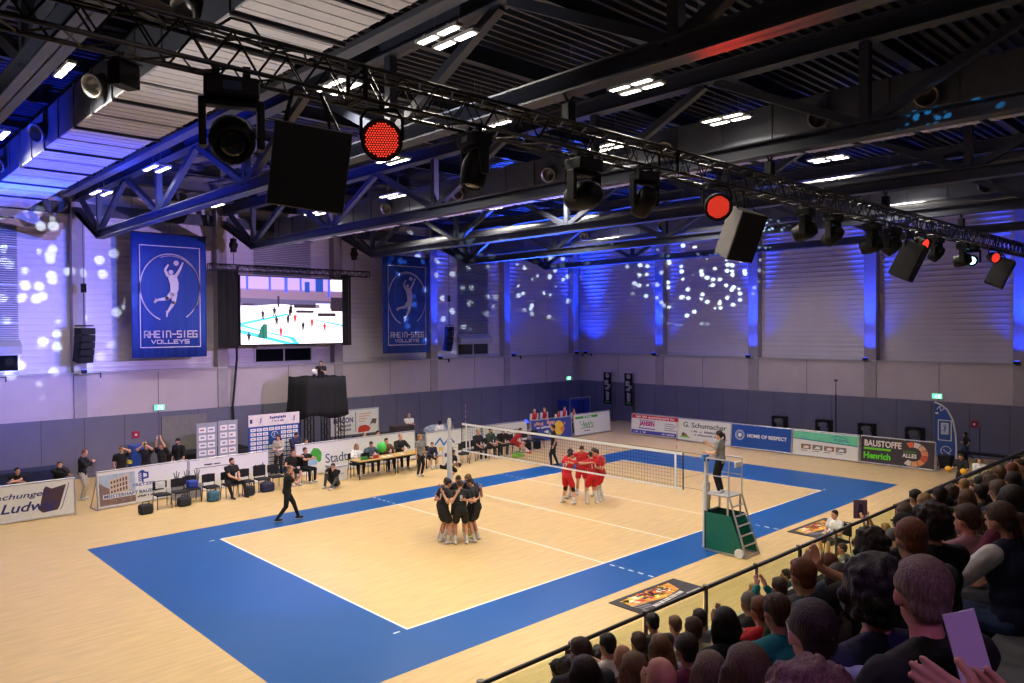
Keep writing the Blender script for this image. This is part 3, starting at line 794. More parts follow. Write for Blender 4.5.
def par(x, label, tgt, s_=1.0, z=None):
    z = TZ - .2 if z is None else z
    t = empty('led_par_lamp', (x, TY - .05, z), 0, label, 'stage light', 'red LED lamps')
    pitch = aim(t, tgt); t.scale = (s_,) * 3
    R = Matrix.Rotation(PI / 2 - pitch, 3, 'X')
    obj('clamp', MB().box((0, 0, .04), (.05, .05, .14)), M_blackm, t)
    obj('yoke', MB().ring([(-.21, 0, -.32), (-.21, 0, -.1), (-.15, 0, -.02), (.15, 0, -.02), (.21, 0, -.1), (.21, 0, -.32)], .02, 6), M_black, t)
    c = obj('can', MB().lathe([(.10, -.2), (.16, -.17), (.19, -.05), (.2, .1), (.215, .12), (.215, .14), (.19, .14), (.185, .1)], n=28, R=R), M_black, t, smooth=True); c.location = (0, 0, -.32)
    f = obj('lens_plate', MB().lathe([(.19, .095), (.01, .1)], n=28, R=R), M_redglow, t); f.location = (0, 0, -.32)
    mb = MB()
    for i in range(-8, 9):
        for j in range(-8, 9):
            a, b = (i + .5 * (j % 2)) * .0262, j * .0228
            if a * a + b * b < .0295: mb.lathe([(.0088, .1), (.0075, .112), (.003, .114)], (R @ V((a, b, 0))), 6, R)
    d = obj('led_diodes', mb, M_redled, t); d.location = (0, 0, -.32)
par(-3.70, 'large red LED lamp glowing toward the camera, the biggest and leftmost one', (-8.4, -11.5, 6.1), 1.12)
par(3.42, 'red LED lamp glowing beside the grey-sided loudspeaker in mid truss', (-1.5, -9.5, 6.0), 1.15)
par(13.6, 'small red LED lamp glowing between third loudspeaker and a moving head', (12, -12, 5.4), 1.05)
par(20.3, 'small red LED lamp behind the last loudspeaker near the right truss end', (14, -14, 5.4), .9)
# spotlight follow box on top of the truss, upper left
t = empty('flood_light', (-6.30, TY, TZ + .22), .5, 'boxy black flood light standing on the truss at the upper left', 'stage light')
t.scale = (.7, .7, .7)
obj('lamp_housing', MB().box((0, 0, .22), (.7, .35, .28)), M_black, t, bevel=.02)
obj('barn_door', MB().box((0, -.2, .05), (.6, .02, .16), Matrix.Rotation(.7, 3, 'X')), mat('reflector_grey', (130, 122, 116), .4, .4), t)
obj('yoke', MB().box((-.38, 0, .14), (.03, .1, .4)).box((.38, 0, .14), (.03, .1, .4)).box((0, 0, -.03), (.78, .1, .03)), M_blackm, t)
t = empty('dimmer_box', (-6.45, TY, TZ - .42), .5, 'black control box hanging inside the truss under the flood light', 'stage equipment')
t.scale = (.48, .48, .48)
obj('box_body', MB().box((0, 0, .0), (.5, .3, .45)), M_black, t, bevel=.02)
obj('box_frame', MB().box((0, 0, .25), (.56, .36, .04)).cyl((0, 0, .25), (0, 0, .45), .025, 6), M_blackm, t)
tag(obj('hose_coil', MB().lathe([(.28, 0), (.30, .03), (.28, .06), (.26, .03), (.28, 0)], n=28, R=Matrix.Rotation(1.2, 3, 'X')).lathe([(.24, .02), (.26, .05), (.24, .08), (.22, .05), (.24, .02)], n=28, R=Matrix.Rotation(1.15, 3, 'X')), M_galv, loc=(-5.0, -1.9, 10.85), smooth=True), 'coil of pale flexible hose hanging beside the duct at the top left', 'hose')

def pa_box(x, label, tgt, wd, ht, dp, side, tilt, z=None, roll=0, y=TY):
    z = (TZ - .25 - ht / 2) if z is None else z
    t = empty('hanging_loudspeaker', (x, y, z), 0, label, 'loudspeaker', 'loudspeakers under the lighting truss')
    aim(t, tgt); e = t.rotation_euler.copy(); t.rotation_euler = (0, 0, e.z)
    R = Matrix.Rotation(roll, 3, 'Y') @ Matrix.Rotation(tilt, 3, 'X')
    f, b = wd / 2, wd * .34
    prof = [(-f, -dp / 2), (f, -dp / 2), (b, dp / 2), (-b, dp / 2)]
    mb = MB().prism(prof, -ht / 2, ht / 2, axis='z'); mb.v = [tuple(R @ V(v)) for v in mb.v]
    obj('cabinet', mb, side, t, bevel=.015)
    mb = MB().box((0, -dp / 2 - .012, 0), (wd * .97, .022, ht * .97)); mb.v = [tuple(R @ V(v)) for v in mb.v]
    obj('grille', mb, mat('grille_black', (24, 24, 26), .7, .2), t, bevel=.006)
    mb = MB().box((b + .03, dp * .1, ht * .18), (.03, .12, .06)).box((b + .05, -dp * .06, ht * .05), (.03, .12, .06)); mb.v = [tuple(R @ V(v)) for v in mb.v]
    obj('handle', mb, M_black, t)
    mb = MB()
    tp = R @ V((0, 0, ht / 2)); h_ = TZ - .18 - z
    for q in (-wd * .36, wd * .36):
        a = R @ V((q, 0, ht / 2)); mb.bar(tuple(a), (q * .5, 0, h_), .03, .02); a2 = R @ V((q, dp * .35, ht * .3)); mb.bar(tuple(a2), (q * .5, 0, h_), .03, .02)
    obj('bracket', mb, M_blackm, t)
    return t
M_spk = mat('cabinet_grey', (92, 88, 86), .6)
pa_box(-4.62, 'biggest black hanging loudspeaker, leftmost on the lighting truss', (-7.6, -12, 3.0), .80, .86, .55, M_spk, .22, z=7.62, roll=.10)
pa_box(4.25, 'hanging loudspeaker with grey side, tilted, right of the middle red lamp', (1.2, -12.5, 1.5), .58, .92, .55, M_spk, .38, z=7.62, roll=.12)
pa_box(12.8, 'black hanging loudspeaker tilted down, third along the lighting truss', (14.5, -13, 1.5), .58, .95, .55, M_black, .42, z=7.60, roll=.12)
pa_box(21.2, 'black hanging loudspeaker farthest right on the lighting truss', (23, -13, 1.5), .58, .95, .55, M_black, .42, z=7.68, roll=.12)

# ================================================================== NET, POSTS, UMPIRE STAND
M_netblack = mat('net_black', (36, 36, 38), .8, var=0)
t = empty('volleyball_net', (9, 0, 0), 0, 'volleyball net with white top band stretched across the centre line', 'net')
mb = MB()
for k in range(1, 10): mb.box((0, 4.5, 1.43 + .1 * k), (.005, 9.5, .005))
for k in range(96): mb.box((0, -.25 + .1 * k, 1.93), (.005, .005, 1.0))
obj('mesh', mb, M_netblack, t)
obj('top_band', MB().box((0, 4.5, 2.405), (.012, 9.5, .07)), M_line, t)
obj('bottom_band', MB().box((0, 4.5, 1.44), (.012, 9.5, .05)), M_line, t)
for yy in (0, 9): obj('side_band', MB().box((0, yy, 1.93), (.014, .055, 1.0)), M_line, t)
for yy in (-.25, 9.25): obj('end_batten', MB().box((0, yy, 1.93), (.02, .03, 1.02)), M_netblack, t)
obj('ropes', MB().cyl((0, -1, 2.46), (0, 10, 2.46), .006, 4).cyl((0, -1, 1.5), (0, 10, 1.5), .004, 4).cyl((0, -1, 2.0), (0, -.25, 1.75), .003, 4), M_netblack, t)
for yy, lb in ((-.04, 'near'), (9.04, 'far')):
    mb = MB()
    for k in range(18): mb.cyl((9.01, yy, 1.43 + .1 * k), (9.01, yy, 1.53 + .1 * k), .006, 6, mi=(k + (1 if k < 10 else 0)) % 2 if k > 9 else 0)
    tag(obj('antenna', mb, [M_line, M_red]), 'red and white antenna on the %s side band of the net' % lb, 'antenna', 'net antennas')
def post(y, label):
    t = empty('net_post', (9, y, 0), 0, label, 'net post', 'net posts')
    obj('pole', MB().cyl((0, 0, .02), (0, 0, 2.55), .055, 14), mat('post_white', (206, 206, 204), .4), t, smooth=False)
    obj('padding', MB().cyl((0, 0, .05), (0, 0, 1.75), .10, 14), mat('post_pad', (214, 212, 206), .8), t)
    obj('clamp_collar', MB().cyl((0, 0, 2.3), (0, 0, 2.48), .075, 12), mat('collar_blue', (40, 70, 150), .5) if y < 0 else mat('post_white', (206, 206, 204)), t)
    obj('winch', MB().box((.09, 0, 1.35), (.08, .1, .2)), M_blackm, t)
    obj('base_plate', MB().cyl((0, 0, .0), (0, 0, .03), .12, 14), M_alum, t)
post(-.98, 'near net post with white padding beside the umpire stand'); post(9.98, 'far net post with white padding behind the net')

M_gpanel = mat('green_panel', (18, 104, 84), .45)
t = empty('umpire_stand', (8.72, -1.15, 0), 0, 'green umpire stand with ladder at the near net post', 'umpire stand')
# local: x 0..0.85 wide, y from 0 (net side) to -1.15 (ladder foot)
for q in (0.0, .68):
    obj('side_panel', MB().prism([(0, .03), (-1.12, .03), (-.72, 1.02), (0, 1.02)], q - .012, q + .012, axis='x'), M_gpanel, t)
obj('front_pad', MB().box((.34, .02, .55), (.67, .1, 1.0)), mat('dark_green_pad', (14, 50, 44), .7), t, bevel=.02)
mb = MB()
for q in (.03, .65):
    mb.bar((q, -.66, 1.5), (q, -1.14, .06), .045, .03); mb.bar((q, 0, .03), (q, 0, 1.5), .04, .04); mb.bar((q, -.62, 1.5), (q, -.62, .9), .04, .04)
for k in range(1, 6):
    f = k / 6; mb.bar((.03, -.66 - .48 * f, 1.5 - 1.44 * f), (.65, -.66 - .48 * f, 1.5 - 1.44 * f), .05, .03)
obj('ladder', mb, M_alum, t)
obj('platform', MB().box((.34, -.32, 1.5), (.69, .72, .04)), M_ltgrey, t, bevel=.01)
mb = MB()
for q in (.02, .66):
    for r_ in (0.0, -.66): mb.cyl((q, r_, 1.5), (q, r_, 2.44), .018, 8)
    mb.cyl((q, 0, 2.44), (q, -.66, 2.44), .018, 8); mb.cyl((q, 0, 2.0), (q, -.66, 2.0), .014, 8)
mb.cyl((.02, 0, 2.44), (.66, 0, 2.44), .018, 8); mb.cyl((.02, 0, 2.0), (.66, 0, 2.0), .014, 8)
obj('guard_rail', mb, M_alum, t)
obj('backrest', MB().box((.46, -.68, 2.3), (.38, .05, .16)), M_line, t, bevel=.02)
obj('foot_frame', MB().box((.34, -1.13, .04), (.73, .05, .05)).box((.0, -.56, .04), (.05, 1.15, .05)).box((.68, -.56, .04), (.05, 1.15, .05)), M_alum, t)
for q in (-.03, .71):
    obj('wheel', MB().cyl((q - .03, -.98, .12), (q + .03, -.98, .12), .12, 18), M_line, t)
tag(obj('score_clip', MB().box((8.80, -1.04, 2.42), (.12, .08, .16)), mat('clip_blue', (60, 130, 190), .5)), 'small blue clip case on the rail of the umpire stand', 'case')

# ================================================================== ADVERTISING BOARDS
def board(x, y, rz, L, label, face, H=1.12, tilt=.09, tube=True):
    """board root at its left foot seen from the court; local x along the board, front faces -y"""
    t = empty('advertising_board', (x, y, 0), (-tilt * 0, 0, rz), label, 'advertising board', 'advertising boards around the court')
    hold = t
    mb = MB()
    for q in (0, L): mb.ring([(q, -.10, .015), (q, 0.0, H + .03)], .022, 6); mb.bar((q, -.10, .02), (q, .55, .02), .04, .03); mb.bar((q, .0, H * .8), (q, .5, .03), .025, .025)
    mb.cyl((0, 0, H + .05), (L, 0, H + .05), .022, 6); mb.cyl((0, -.095, .06), (L, -.095, .06), .018, 6)
    n = max(2, int(L / .55))
    for k in range(1, n): mb.box((L * k / n, -.005, H + .03), (.02, .03, .06)); mb.box((L * k / n, -.1, .06), (.03, .02, .08))
    obj('frame', mb, M_alum, t)
    f = empty('board_face', (0, -.095, .08)); f.parent = t; f.rotation_euler = (-.088, 0, 0)
    o = obj('board_panel', MB().box((L / 2, 0, (H - .06) / 2), (L - .06, .02, H - .06)), face, f)
    return t, f, L, H - .06
YF = -.0105

def greek(name, x, z, w_, h, m, f, y=-.012, seed=1):
    """unreadably small print: a row of letter-sized blocks"""
    r_ = random.Random(seed); a = x; out = []
    while a < x + w_:
        c_ = h * (.45 + .3 * r_.random())
        if r_.random() > .16: out.append(rect(a, z + (h * .2 if r_.random() < .5 else 0), min(c_, x + w_ - a), h * (.8 if r_.random() < .5 else .95)))
        a += c_ + h * .18
    return flat(name, out, m, f, y=y)
# A  left edge: moving-equipment style white board with dark flag
t, f, L, H = board(-5.25, 15.32, -.035, 3.06, 'white board with navy lettering Ludwig, at the left picture edge', M_white)
flat('printed_flag', [[(2.06, .22), (2.16, .12), (2.56, .16), (2.62, .26), (2.82, .93), (2.42, .84), (2.26, .93), (2.2, .86)]], mat('flag_brown', (70, 48, 62), .6), f, y=YF)
flat('flag_outline', strip([(2.64, .16), (2.7, .26), (2.9, .95)], .02), M_ink, f, y=YF)
text('lettering', 'Bedachungen', (.35, .60, 2.0, .22), M_ink, f, y=YF - .004, shear=.25, bold=.012)
text('lettering', 'Ludwig', (1.05, .14, 1.52, .38), M_ink, f, y=YF - .004, shear=.3, bold=.015)
# B
t, f, L, H = board(-1.55, 15.22, .10, 3.06, 'white board with building photo, blue block logo and line Meisterhaft Bauen', M_white, H=1.2)
flat('photo_sky', [rect(.06, .04, 1.15, 1.0)], mat('photo_sky', (168, 186, 202), .6, var=.15), f, y=YF)
flat('photo_ground', [[(.06, .04), (1.2, .04), (1.2, .30), (.8, .42), (.4, .55), (.06, .80)]], mat('photo_brown', (128, 104, 96), .6, var=.3, scale=8), f, y=YF - .003)
flat('photo_building', [[(.38, .34), (1.02, .38), (1.02, 1.0), (.38, .84)]], mat('photo_cream', (206, 188, 164), .6), f, y=YF - .005)
flat('photo_windows', [[(.42 + .095 * i, .42 + .155 * j + .012 * i), (.475 + .095 * i, .42 + .155 * j + .012 * i), (.475 + .095 * i, .50 + .155 * j + .02 * i), (.42 + .095 * i, .50 + .155 * j + .02 * i)] for i in range(6) for j in range(3)], mat('photo_dark', (96, 70, 62), .6), f, y=YF - .008)
lg = []
for k in range(5): lg += [[(1.48, .66 + .062 * k), (1.60, .70 + .062 * k), (1.60, .735 + .062 * k), (1.48, .695 + .062 * k)]]
lg += strip([(1.62, .66), (1.62, .98), (1.80, .93), (1.80, .78), (1.64, .76)], .06) + [[(1.46, .96), (1.6, 1.05), (1.72, 1.02), (1.6, .98)]]
lg = [[(a_ - .16, b_) for a_, b_ in q_] for q_ in lg]
flat('logo', lg, mat('logo_blue', (26, 62, 140), .6), f, y=YF)
text('lettering', 'PRETZER', (1.12, .52, .78, .10), mat('logo_blue', (26, 62, 140)), f, y=YF, bold=.02)
flat('line_plate', [rect(.17, .25, 1.78, .15)], M_white, f, y=YF - .009)
text('lettering', 'MEISTERHAFT BAUEN.', (.20, .27, 1.72, .115), mat('logo_blue', (26, 62, 140)), f, y=YF - .013, bold=.02)
greek('small_print', 1.22, .14, .95, .06, M_inkb, f, y=YF, seed=54)
# C, D
t, f, L, H = board(1.60, 15.72, .02, 3.06, 'white board behind the seated coach, mostly blank with a thin dark line', M_white, H=1.14)
flat('printed_line', [rect(.2, .78, 1.3, .02), rect(.55, .86, .3, .05), rect(.9, .86, .25, .04)], M_inkb, f, y=YF)
flat('logo', strip([(2.5, .62), (2.62, .42), (2.74, .62), (2.86, .42), (2.8, .68)], .035) + arc(2.72, .5, .1, 0, 5.5, 14, .03), M_ink, f, y=YF)
t, f, L, H = board(5.72, 15.65, .02, 5.9, 'long white cloth board with green leaf and lettering Stadtwerke behind the table', M_white, H=1.25)
flat('leaf_logo', [[(.58, .55), (.62, .80), (.80, 1.02), (1.02, .98), (1.16, .80), (1.12, .48), (1.0, .42), (.84, .62)]], M_green, f, y=YF)
flat('leaf_shade', [[(.50, .36), (.6, .58), (.8, .66), (.96, .44), (.9, .34)]], mat('leaf_pale', (150, 190, 214), .6), f, y=YF - .002)
text('lettering', 'Stadtwerke', (1.32, .34, 2.3, .38), mat('logo_teal_navy', (34, 74, 120)), f, y=YF, bold=.005)
t, f, L, H = board(12.1, 15.6, .0, 3.3, 'white board with blue wave logo behind the far net post', M_white)
flat('wave_logo', strip([(.5, .5), (.8, .75), (1.0, .45), (1.35, .75), (1.6, .5)], .08), mat('wave_blue', (40, 110, 190)), f, y=YF)
flat('yellow_mark', [rect(.7, .2, .5, .16)], M_yellow, f, y=YF)
t, f, L, H = board(15.5, 15.6, .0, 3.0, 'white board with pale green lettering behind the red team bench', M_white)
greek('small_print', 1.5, .62, .9, .12, mat('pale_green', (90, 140, 110)), f, y=YF, seed=86)
greek('small_print', 1.6, .4, .8, .12, mat('pale_green', (90, 140, 110)), f, y=YF, seed=26)
t, f, L, H = board(18.55, 15.35, .0, 3.05, 'blue board with yellow disc behind the referee in the far left line', mat('board_royal', (48, 66, 150)))
greek('small_print', .25, .78, 1.5, .17, mat('pale_orange', (220, 160, 120)), f, y=YF, seed=11)
greek('small_print', .4, .62, 1.2, .1, M_white, f, y=YF, seed=66)
flat('yellow_disc', [disc(2.05, .55, .38, 28)], M_yellow, f, y=YF)
flat('white_marks', [[(.9, .45), (1.2, .52), (1.3, .38), (1.15, .34)], [(1.3, .34), (1.4, .34), (1.35, .2)]], M_white, f, y=YF)
flat('orange_figure', [[(2.1, .5), (2.35, .62), (2.5, .45), (2.3, .3)], disc(2.5, .75, .07)], M_orange, f, y=YF - .004)
t, f, L, H = board(21.85, 15.4, .02, 3.1, 'white board with green lettering at the corner end of the long line', M_white, H=1.15)
flat('green_bar', [rect(.12, .86, 1.9, .13)], M_green, f, y=YF)
greek('small_print', .8, .875, .7, .09, M_white, f, y=YF - .003, seed=56)
flat('script_logo', strip([(.72, .45), (.80, .68), (.88, .40), (.98, .62), (1.05, .40), (1.18, .62), (1.25, .42), (1.38, .66), (1.5, .42), (1.62, .58)], .045) + strip([(.7, .38), (1.65, .36)], .03), M_green, f, y=YF)
flat('grey_strokes', strip([(.4, .62), (.6, .7), (.55, .5), (.8, .55)], .02) + strip([(.5, .32), (1.6, .32)], .02) + [rect(.8, .16, .5, .05)], M_grey, f, y=YF)
# end line boards, fronts face -x
RZ = -PI / 2
t, f, L, H = board(24.95, 13.85, RZ, 3.1, 'white board with red header and magenta block letters, first on the end line', M_white)
flat('red_header', [rect(.04, .84, 3.0, .20)], M_red, f, y=YF)
greek('small_print', .3, .88, 2.5, .10, M_white, f, y=YF - .003, seed=64)
flat('violet_footer', [rect(.04, .02, 3.0, .2)], mat('footer_violet', (70, 66, 160)), f, y=YF)
greek('small_print', .2, .07, .8, .08, M_white, f, y=YF - .003, seed=89); greek('small_print', 2.0, .07, .85, .08, M_white, f, y=YF - .003, seed=94)
text('lettering', 'JANSEN', (.55, .40, 1.0, .32), mat('magenta_print', (190, 30, 110)), f, y=YF, bold=.05)
flat('blue_bars', [rect(.5, .30, 1.1, .05), rect(.5, .74, 1.1, .03)], mat('footer_violet', (70, 66, 160)), f, y=YF)
flat('small_print', [rect(2.2, .66 - .11 * k, .6 + .1 * (k % 2), .03) for k in range(4)], M_grey, f, y=YF)
t, f, L, H = board(24.8, 10.7, RZ, 3.1, 'white board reading G. Schumacher on the end line', M_white)
text('lettering', 'G. Schumacher', (.32, .66, 2.5, .26), mat('deep_green', (20, 60, 50)), f, y=YF, bold=.012)
greek('small_print', .8, .42, 1.75, .10, M_grey, f, y=YF, seed=89)
greek('small_print', 1.0, .26, 1.4, .08, M_grey, f, y=YF, seed=83)
flat('green_hill', [[(.1, .12), (.3, .25), (.6, .22), (.8, .12)]], M_lime, f, y=YF)
flat('house_shapes', [[(.25, .2), (.25, .32), (.35, .4), (.45, .32), (.45, .2)], [(.45, .2), (.5, .36), (.6, .2)], [(2.55, .2), (2.7, .3), (2.9, .2)]], mat('house_brown', (110, 70, 50)), f, y=YF - .003)
t, f, L, H = board(24.65, 7.5, RZ, 3.08, 'blue board with white ring emblem reading HOME OF RESPECT', mat('respect_blue', (20, 74, 156)))
flat('ring_emblem', arc(.45, .58, .23, 0, 2 * PI, 30, .025) + arc(.45, .58, .17, 0, 2 * PI, 26, .015) + [disc(.45, .58, .10, 16)] + [rect(.44 + .17 * math.cos(a) - .012, .57 + .2 * math.sin(a) - .012, .024, .024) for a in np.arange(0, 6.28, .52)], M_white, f, y=YF)
text('lettering', 'HOME OF RESPECT', (.85, .50, 2.0, .17), M_white, f, y=YF, bold=.035)
t, f, L, H = board(24.7, 4.4, RZ, 3.0, 'mint and white board with four photos on the end line', M_white)
flat('mint_header', [[(.04, 1.03), (2.95, 1.03), (2.95, .62), (2.0, .66), (.04, .72)]], mat('mint_print', (110, 206, 160)), f, y=YF)
flat('teal_line', [[(.04, .72), (2.0, .66), (2.95, .62), (2.95, .58), (2.0, .62), (.04, .69)]], mat('teal_print', (20, 110, 150)), f, y=YF - .002)
text('lettering', 'Willems', (1.9, .72, .65, .16), mat('teal_print', (20, 110, 150)), f, y=YF - .003)
flat('roof_mark', strip([(1.8, .9), (2.1, .96), (2.5, .88)], .025), mat('teal_print', (20, 110, 150)), f, y=YF - .003)
for k in range(4):
    flat('photo', [rect(.42 + .53 * k, .26, .46, .22)], mat('photo_sepia%d' % (k % 2), ((150, 112, 84), (126, 118, 106))[k % 2], .6, var=.5, scale=14), f, y=YF)
    flat('caption', [rect(.42 + .53 * k, .18, .3, .03)], M_grey, f, y=YF)
flat('photo_shapes', [[(.5 + .53 * k, .3), (.62 + .53 * k, .42), (.8 + .53 * k, .38), (.76 + .53 * k, .3)] for k in range(4)], M_white, f, y=YF - .003)
t, f, L, H = board(24.75, 1.35, RZ, 2.95, 'dark board reading BAUSTOFFE Henrich with an orange segmented ring', mat('board_charcoal', (56, 48, 48)))
text('lettering', 'BAUSTOFFE', (.16, .68, 1.5, .27), mat('cream_print', (232, 220, 206)), f, y=YF, bold=.03)
flat('green_underline', [rect(.14, .54, 1.1, .09)], M_lime, f, y=YF)
text('lettering', 'Henrich', (.14, .16, 1.1, .27), mat('neon_green', (90, 220, 20)), f, y=YF, bold=.035)
text('lettering', 'GEMEINSAM', (1.72, .56, .5, .08), M_green, f, y=YF); text('lettering', 'ALLES', (1.70, .36, .56, .17), M_white, f, y=YF, bold=.03)
cols = [(226, 104, 60), (226, 212, 196), (214, 166, 120), (222, 130, 84), (206, 86, 48), (226, 140, 74), (220, 160, 110), (216, 206, 190)]
for k in range(8):
    a0, a1 = math.radians(118 - 31 * k), math.radians(118 - 31 * (k + 1) + 3)
    ro, ri = .50, .29; cx, cz = 2.12, .52
    flat('ring_segment', [[(cx + ri * 1.1 * math.cos(a0), cz + ri * math.sin(a0)), (cx + ro * 1.15 * math.cos(a0), cz + ro * math.sin(a0)), (cx + ro * 1.15 * math.cos((a0 + a1) / 2), cz + ro * math.sin((a0 + a1) / 2)), (cx + ro * 1.15 * math.cos(a1), cz + ro * math.sin(a1)), (cx + ri * 1.1 * math.cos(a1), cz + ri * math.sin(a1)), (cx + ri * 1.1 * math.cos((a0 + a1) / 2), cz + ri * math.sin((a0 + a1) / 2))]],
         mat('ring_col%d' % k, cols[k], .6), f, y=YF)
# board on the riser behind
t = empty('advertising_board', (9.45, 19.45, .82), .0, 'white board reading BINCON raised behind the scorers, half behind the tower', 'advertising board')
obj('board_panel', MB().box((1.32, 0, .62), (2.66, .05, 1.14)), M_white, t)
obj('frame', MB().cyl((0, .03, -.80), (0, .03, 1.25), .025, 6).cyl((2.7, .03, -.80), (2.7, .03, 1.25), .025, 6).cyl((0, .03, 1.22), (2.7, .03, 1.22), .025, 6), M_alum, t)
text('lettering', 'BINCON', (.18, .62, 1.05, .26), M_ink, t, y=-.027, bold=.03)
greek('small_print', .4, .42, .7, .12, M_grey, t, y=-.027, seed=86); greek('small_print', .5, .24, .6, .12, M_grey, t, y=-.027, seed=55)
flat('divider', [rect(1.36, .15, .03, .95)], M_inkb, t, y=-.027)
flat('small_print', [rect(1.55, .98 - .12 * k, .7 - .12 * k, .03) for k in range(4)], M_orange, t, y=-.027)
flat('red_car_shape', [[(1.5, .1), (1.5, .3), (1.6, .42), (1.9, .45), (2.1, .38), (2.2, .25), (2.1, .12)]], mat('car_red', (206, 66, 40)), t, y=-.027)
flat('picture_shape', [[(2.15, .4), (2.3, .5), (2.5, .45), (2.55, .7), (2.3, .72)]], mat('pic_brown', (110, 80, 76)), t, y=-.03)

# sponsor walls (roll-ups and backdrop)
def sponsor(x, y, w_, h_, rz, label, blue, rows, colsn, z=0.05, logos=7):
    t = empty('sponsor_wall', (x, y, 0), rz, label, 'sponsor wall')
    base = mat('sponsor_grey', (150, 152, 156), .5) if not blue else mat('sponsor_blue', (24, 74, 140), .5)
    obj('panel', MB().box((w_ / 2, .02, h_ / 2 + z), (w_, .04, h_)), base, t)
    obj('stand_feet', MB().box((.15, .0, .02), (.08, .6, .04)).box((w_ - .15, .0, .02), (.08, .6, .04)), M_blackm, t)
    rects = []; inks = []; inks2 = []
    rnd = random.Random(int(x * 100))
    top = h_ + z - (.12 if not blue else .52)
    ch = (top - .12 - z) / rows; cw = (w_ - .12) / colsn
    for r_ in range(rows):
        for c_ in range(colsn):
            if blue and abs(c_ - colsn / 2 + .5) < 1.2 and 1 <= r_ <= 3: continue
            a, b = .06 + cw * c_ + cw * .08, top - ch * (r_ + 1) + ch * .15
            off = (cw * .4 if (blue and r_ % 2) else 0)
            rects.append(rect(a + off * .0, b, cw * .84, ch * .7))
            (inks if rnd.random() < .6 else inks2).append(rect(a + cw * (.12 + .1 * rnd.random()), b + ch * .25, cw * (.3 + .25 * rnd.random()), ch * .2))
    flat('logo_fields', rects, M_white, t, y=-.001)
    flat('logo_marks', inks, mat('mark_grey', (120, 126, 150)), t, y=-.005)
    flat('logo_marks', inks2, mat('mark_rust', (170, 110, 100)), t, y=-.005)
    return t
sponsor(2.38, 17.0, .78, 2.28, 0, 'tall grey roll-up with a grid of sponsor logos, left of the pair', False, 7, 2)
sponsor(3.22, 17.05, .78, 2.30, 0, 'tall grey roll-up with a grid of sponsor logos, right of the pair', False, 7, 2)
t = sponsor(4.42, 17.0, 2.2, 2.42, 0, 'blue press backdrop with white logo grid and pale header', True, 10, 8)
flat('header', [rect(.0, 2.0, 2.2, .47)], mat('header_cream', (224, 214, 204)), t, y=-.001)
greek('small_print', .9, 2.26, .7, .1, M_ink, t, y=-.005, seed=41); greek('small_print', 1.0, 2.14, .5, .06, M_ink, t, y=-.005, seed=3)
flat('header_marks', [q for q in figure_polys(.5, 2.22, .16)] + [q for q in figure_polys(1.95, 2.22, .16)] + [rect(.06, 2.14, .1, .16)], M_ink, t, y=-.005)
flat('centre_emblem', arc(1.1, 1.62, .13, 0, 2 * PI, 20, .02), M_white, t, y=-.005)
flat('centre_mark', figure_polys(1.08, 1.62, .1), M_white, t, y=-.005)

# camera tower with black cloth
t = empty('camera_tower', (8.35, 18.6, 0), 0, 'camera tower wrapped in black cloth on four black truss legs', 'tower')
for a, b in ((-.75, -.62), (.75, -.62), (-.75, .62), (.75, .62)):
    obj('truss_leg', lattice(MB(), .05, 2.75, .29, .026, .45, .012, axis='z', loc=(a, b, 0)), M_blackm, t)
    obj('leg_plate', MB().box((a, b, .025), (.5, .5, .05)), M_blackm, t)
obj('deck', MB().box((0, 0, 2.8), (1.85, 1.65, .15)), M_black, t)
mb = MB(); N_ = 64; hw, hd = .97, .88
def pr(k):
    s_ = k / N_ * 4; e = int(s_) % 4; f_ = s_ - int(s_)
    return [(-hw + 2 * hw * f_, -hd), (hw, -hd + 2 * hd * f_), (hw - 2 * hw * f_, hd), (-hw, hd - 2 * hd * f_)][e]
lv = [(3.78, 0.97), (3.3, 1.0), (2.8, 1.02), (2.35, 1.06), (2.05, 1.09)]
for li, (z, s_) in enumerate(lv):
    for k in range(N_):
        a, b = pr(k); wv = (.035 * math.sin(k * 2.3) + .03 * math.sin(k * .9 + 1)) * (li / 4.)
        mb.v.append((a * (s_ + wv), b * (s_ + wv), z + (.09 * math.sin(k * .39 + .6) if li == 4 else 0) + (.02 * math.sin(k * .8) if li == 0 else 0)))
for li in range(4):
    for k in range(N_): mb.f.append((li * N_ + k, li * N_ + (k + 1) % N_, (li + 1) * N_ + (k + 1) % N_, (li + 1) * N_ + k)); mb.m.append(0)
o = obj('cloth', mb, M_blackcloth, t, smooth=True); so = o.modifiers.new('s', 'SOLIDIFY'); so.thickness = .02
t = empty('dome_camera', (7.85, 17.95, 3.82), 0, 'white dome camera on the front edge of the black tower', 'camera')
obj('dome', MB().ell((0, 0, .22), (.12, .12, .13), n=16), M_white, t, smooth=True)
obj('foot', MB().cyl((0, 0, -.05), (0, 0, .12), .07, 12), M_black, t)
for bx, lb in ((4.9, 'left of the tower legs'), (10.6, 'right of the tower under the raised board')):
    t = empty('stage_riser', (bx, 18.0, 0), 0, 'dark low stage riser ' + lb, 'riser')
    obj('deck', MB().box((.6, 0, .92), (2.3, 1.0, .08)), M_black, t)
    obj('skirt', MB().box((.6, -.48, .45), (2.25, .03, .88)), M_blackcloth, t)
t = empty('equipment_rack', (12.0, 17.2, 0), 0, 'black open flight case rack left of the man in the white polo', 'flight case')
obj('case_body', MB().box((0, 0, .5), (1.1, .7, .95)), M_black, t, bevel=.02)
obj('case_lid', MB().box((0, .1, 1.18), (1.1, .5, .38)), mat('case_brown', (52, 44, 40), .6), t, bevel=.02)
obj('case_rails', MB().box((0, -.36, .46), (1.1, .02, .7)), M_blackm, t)

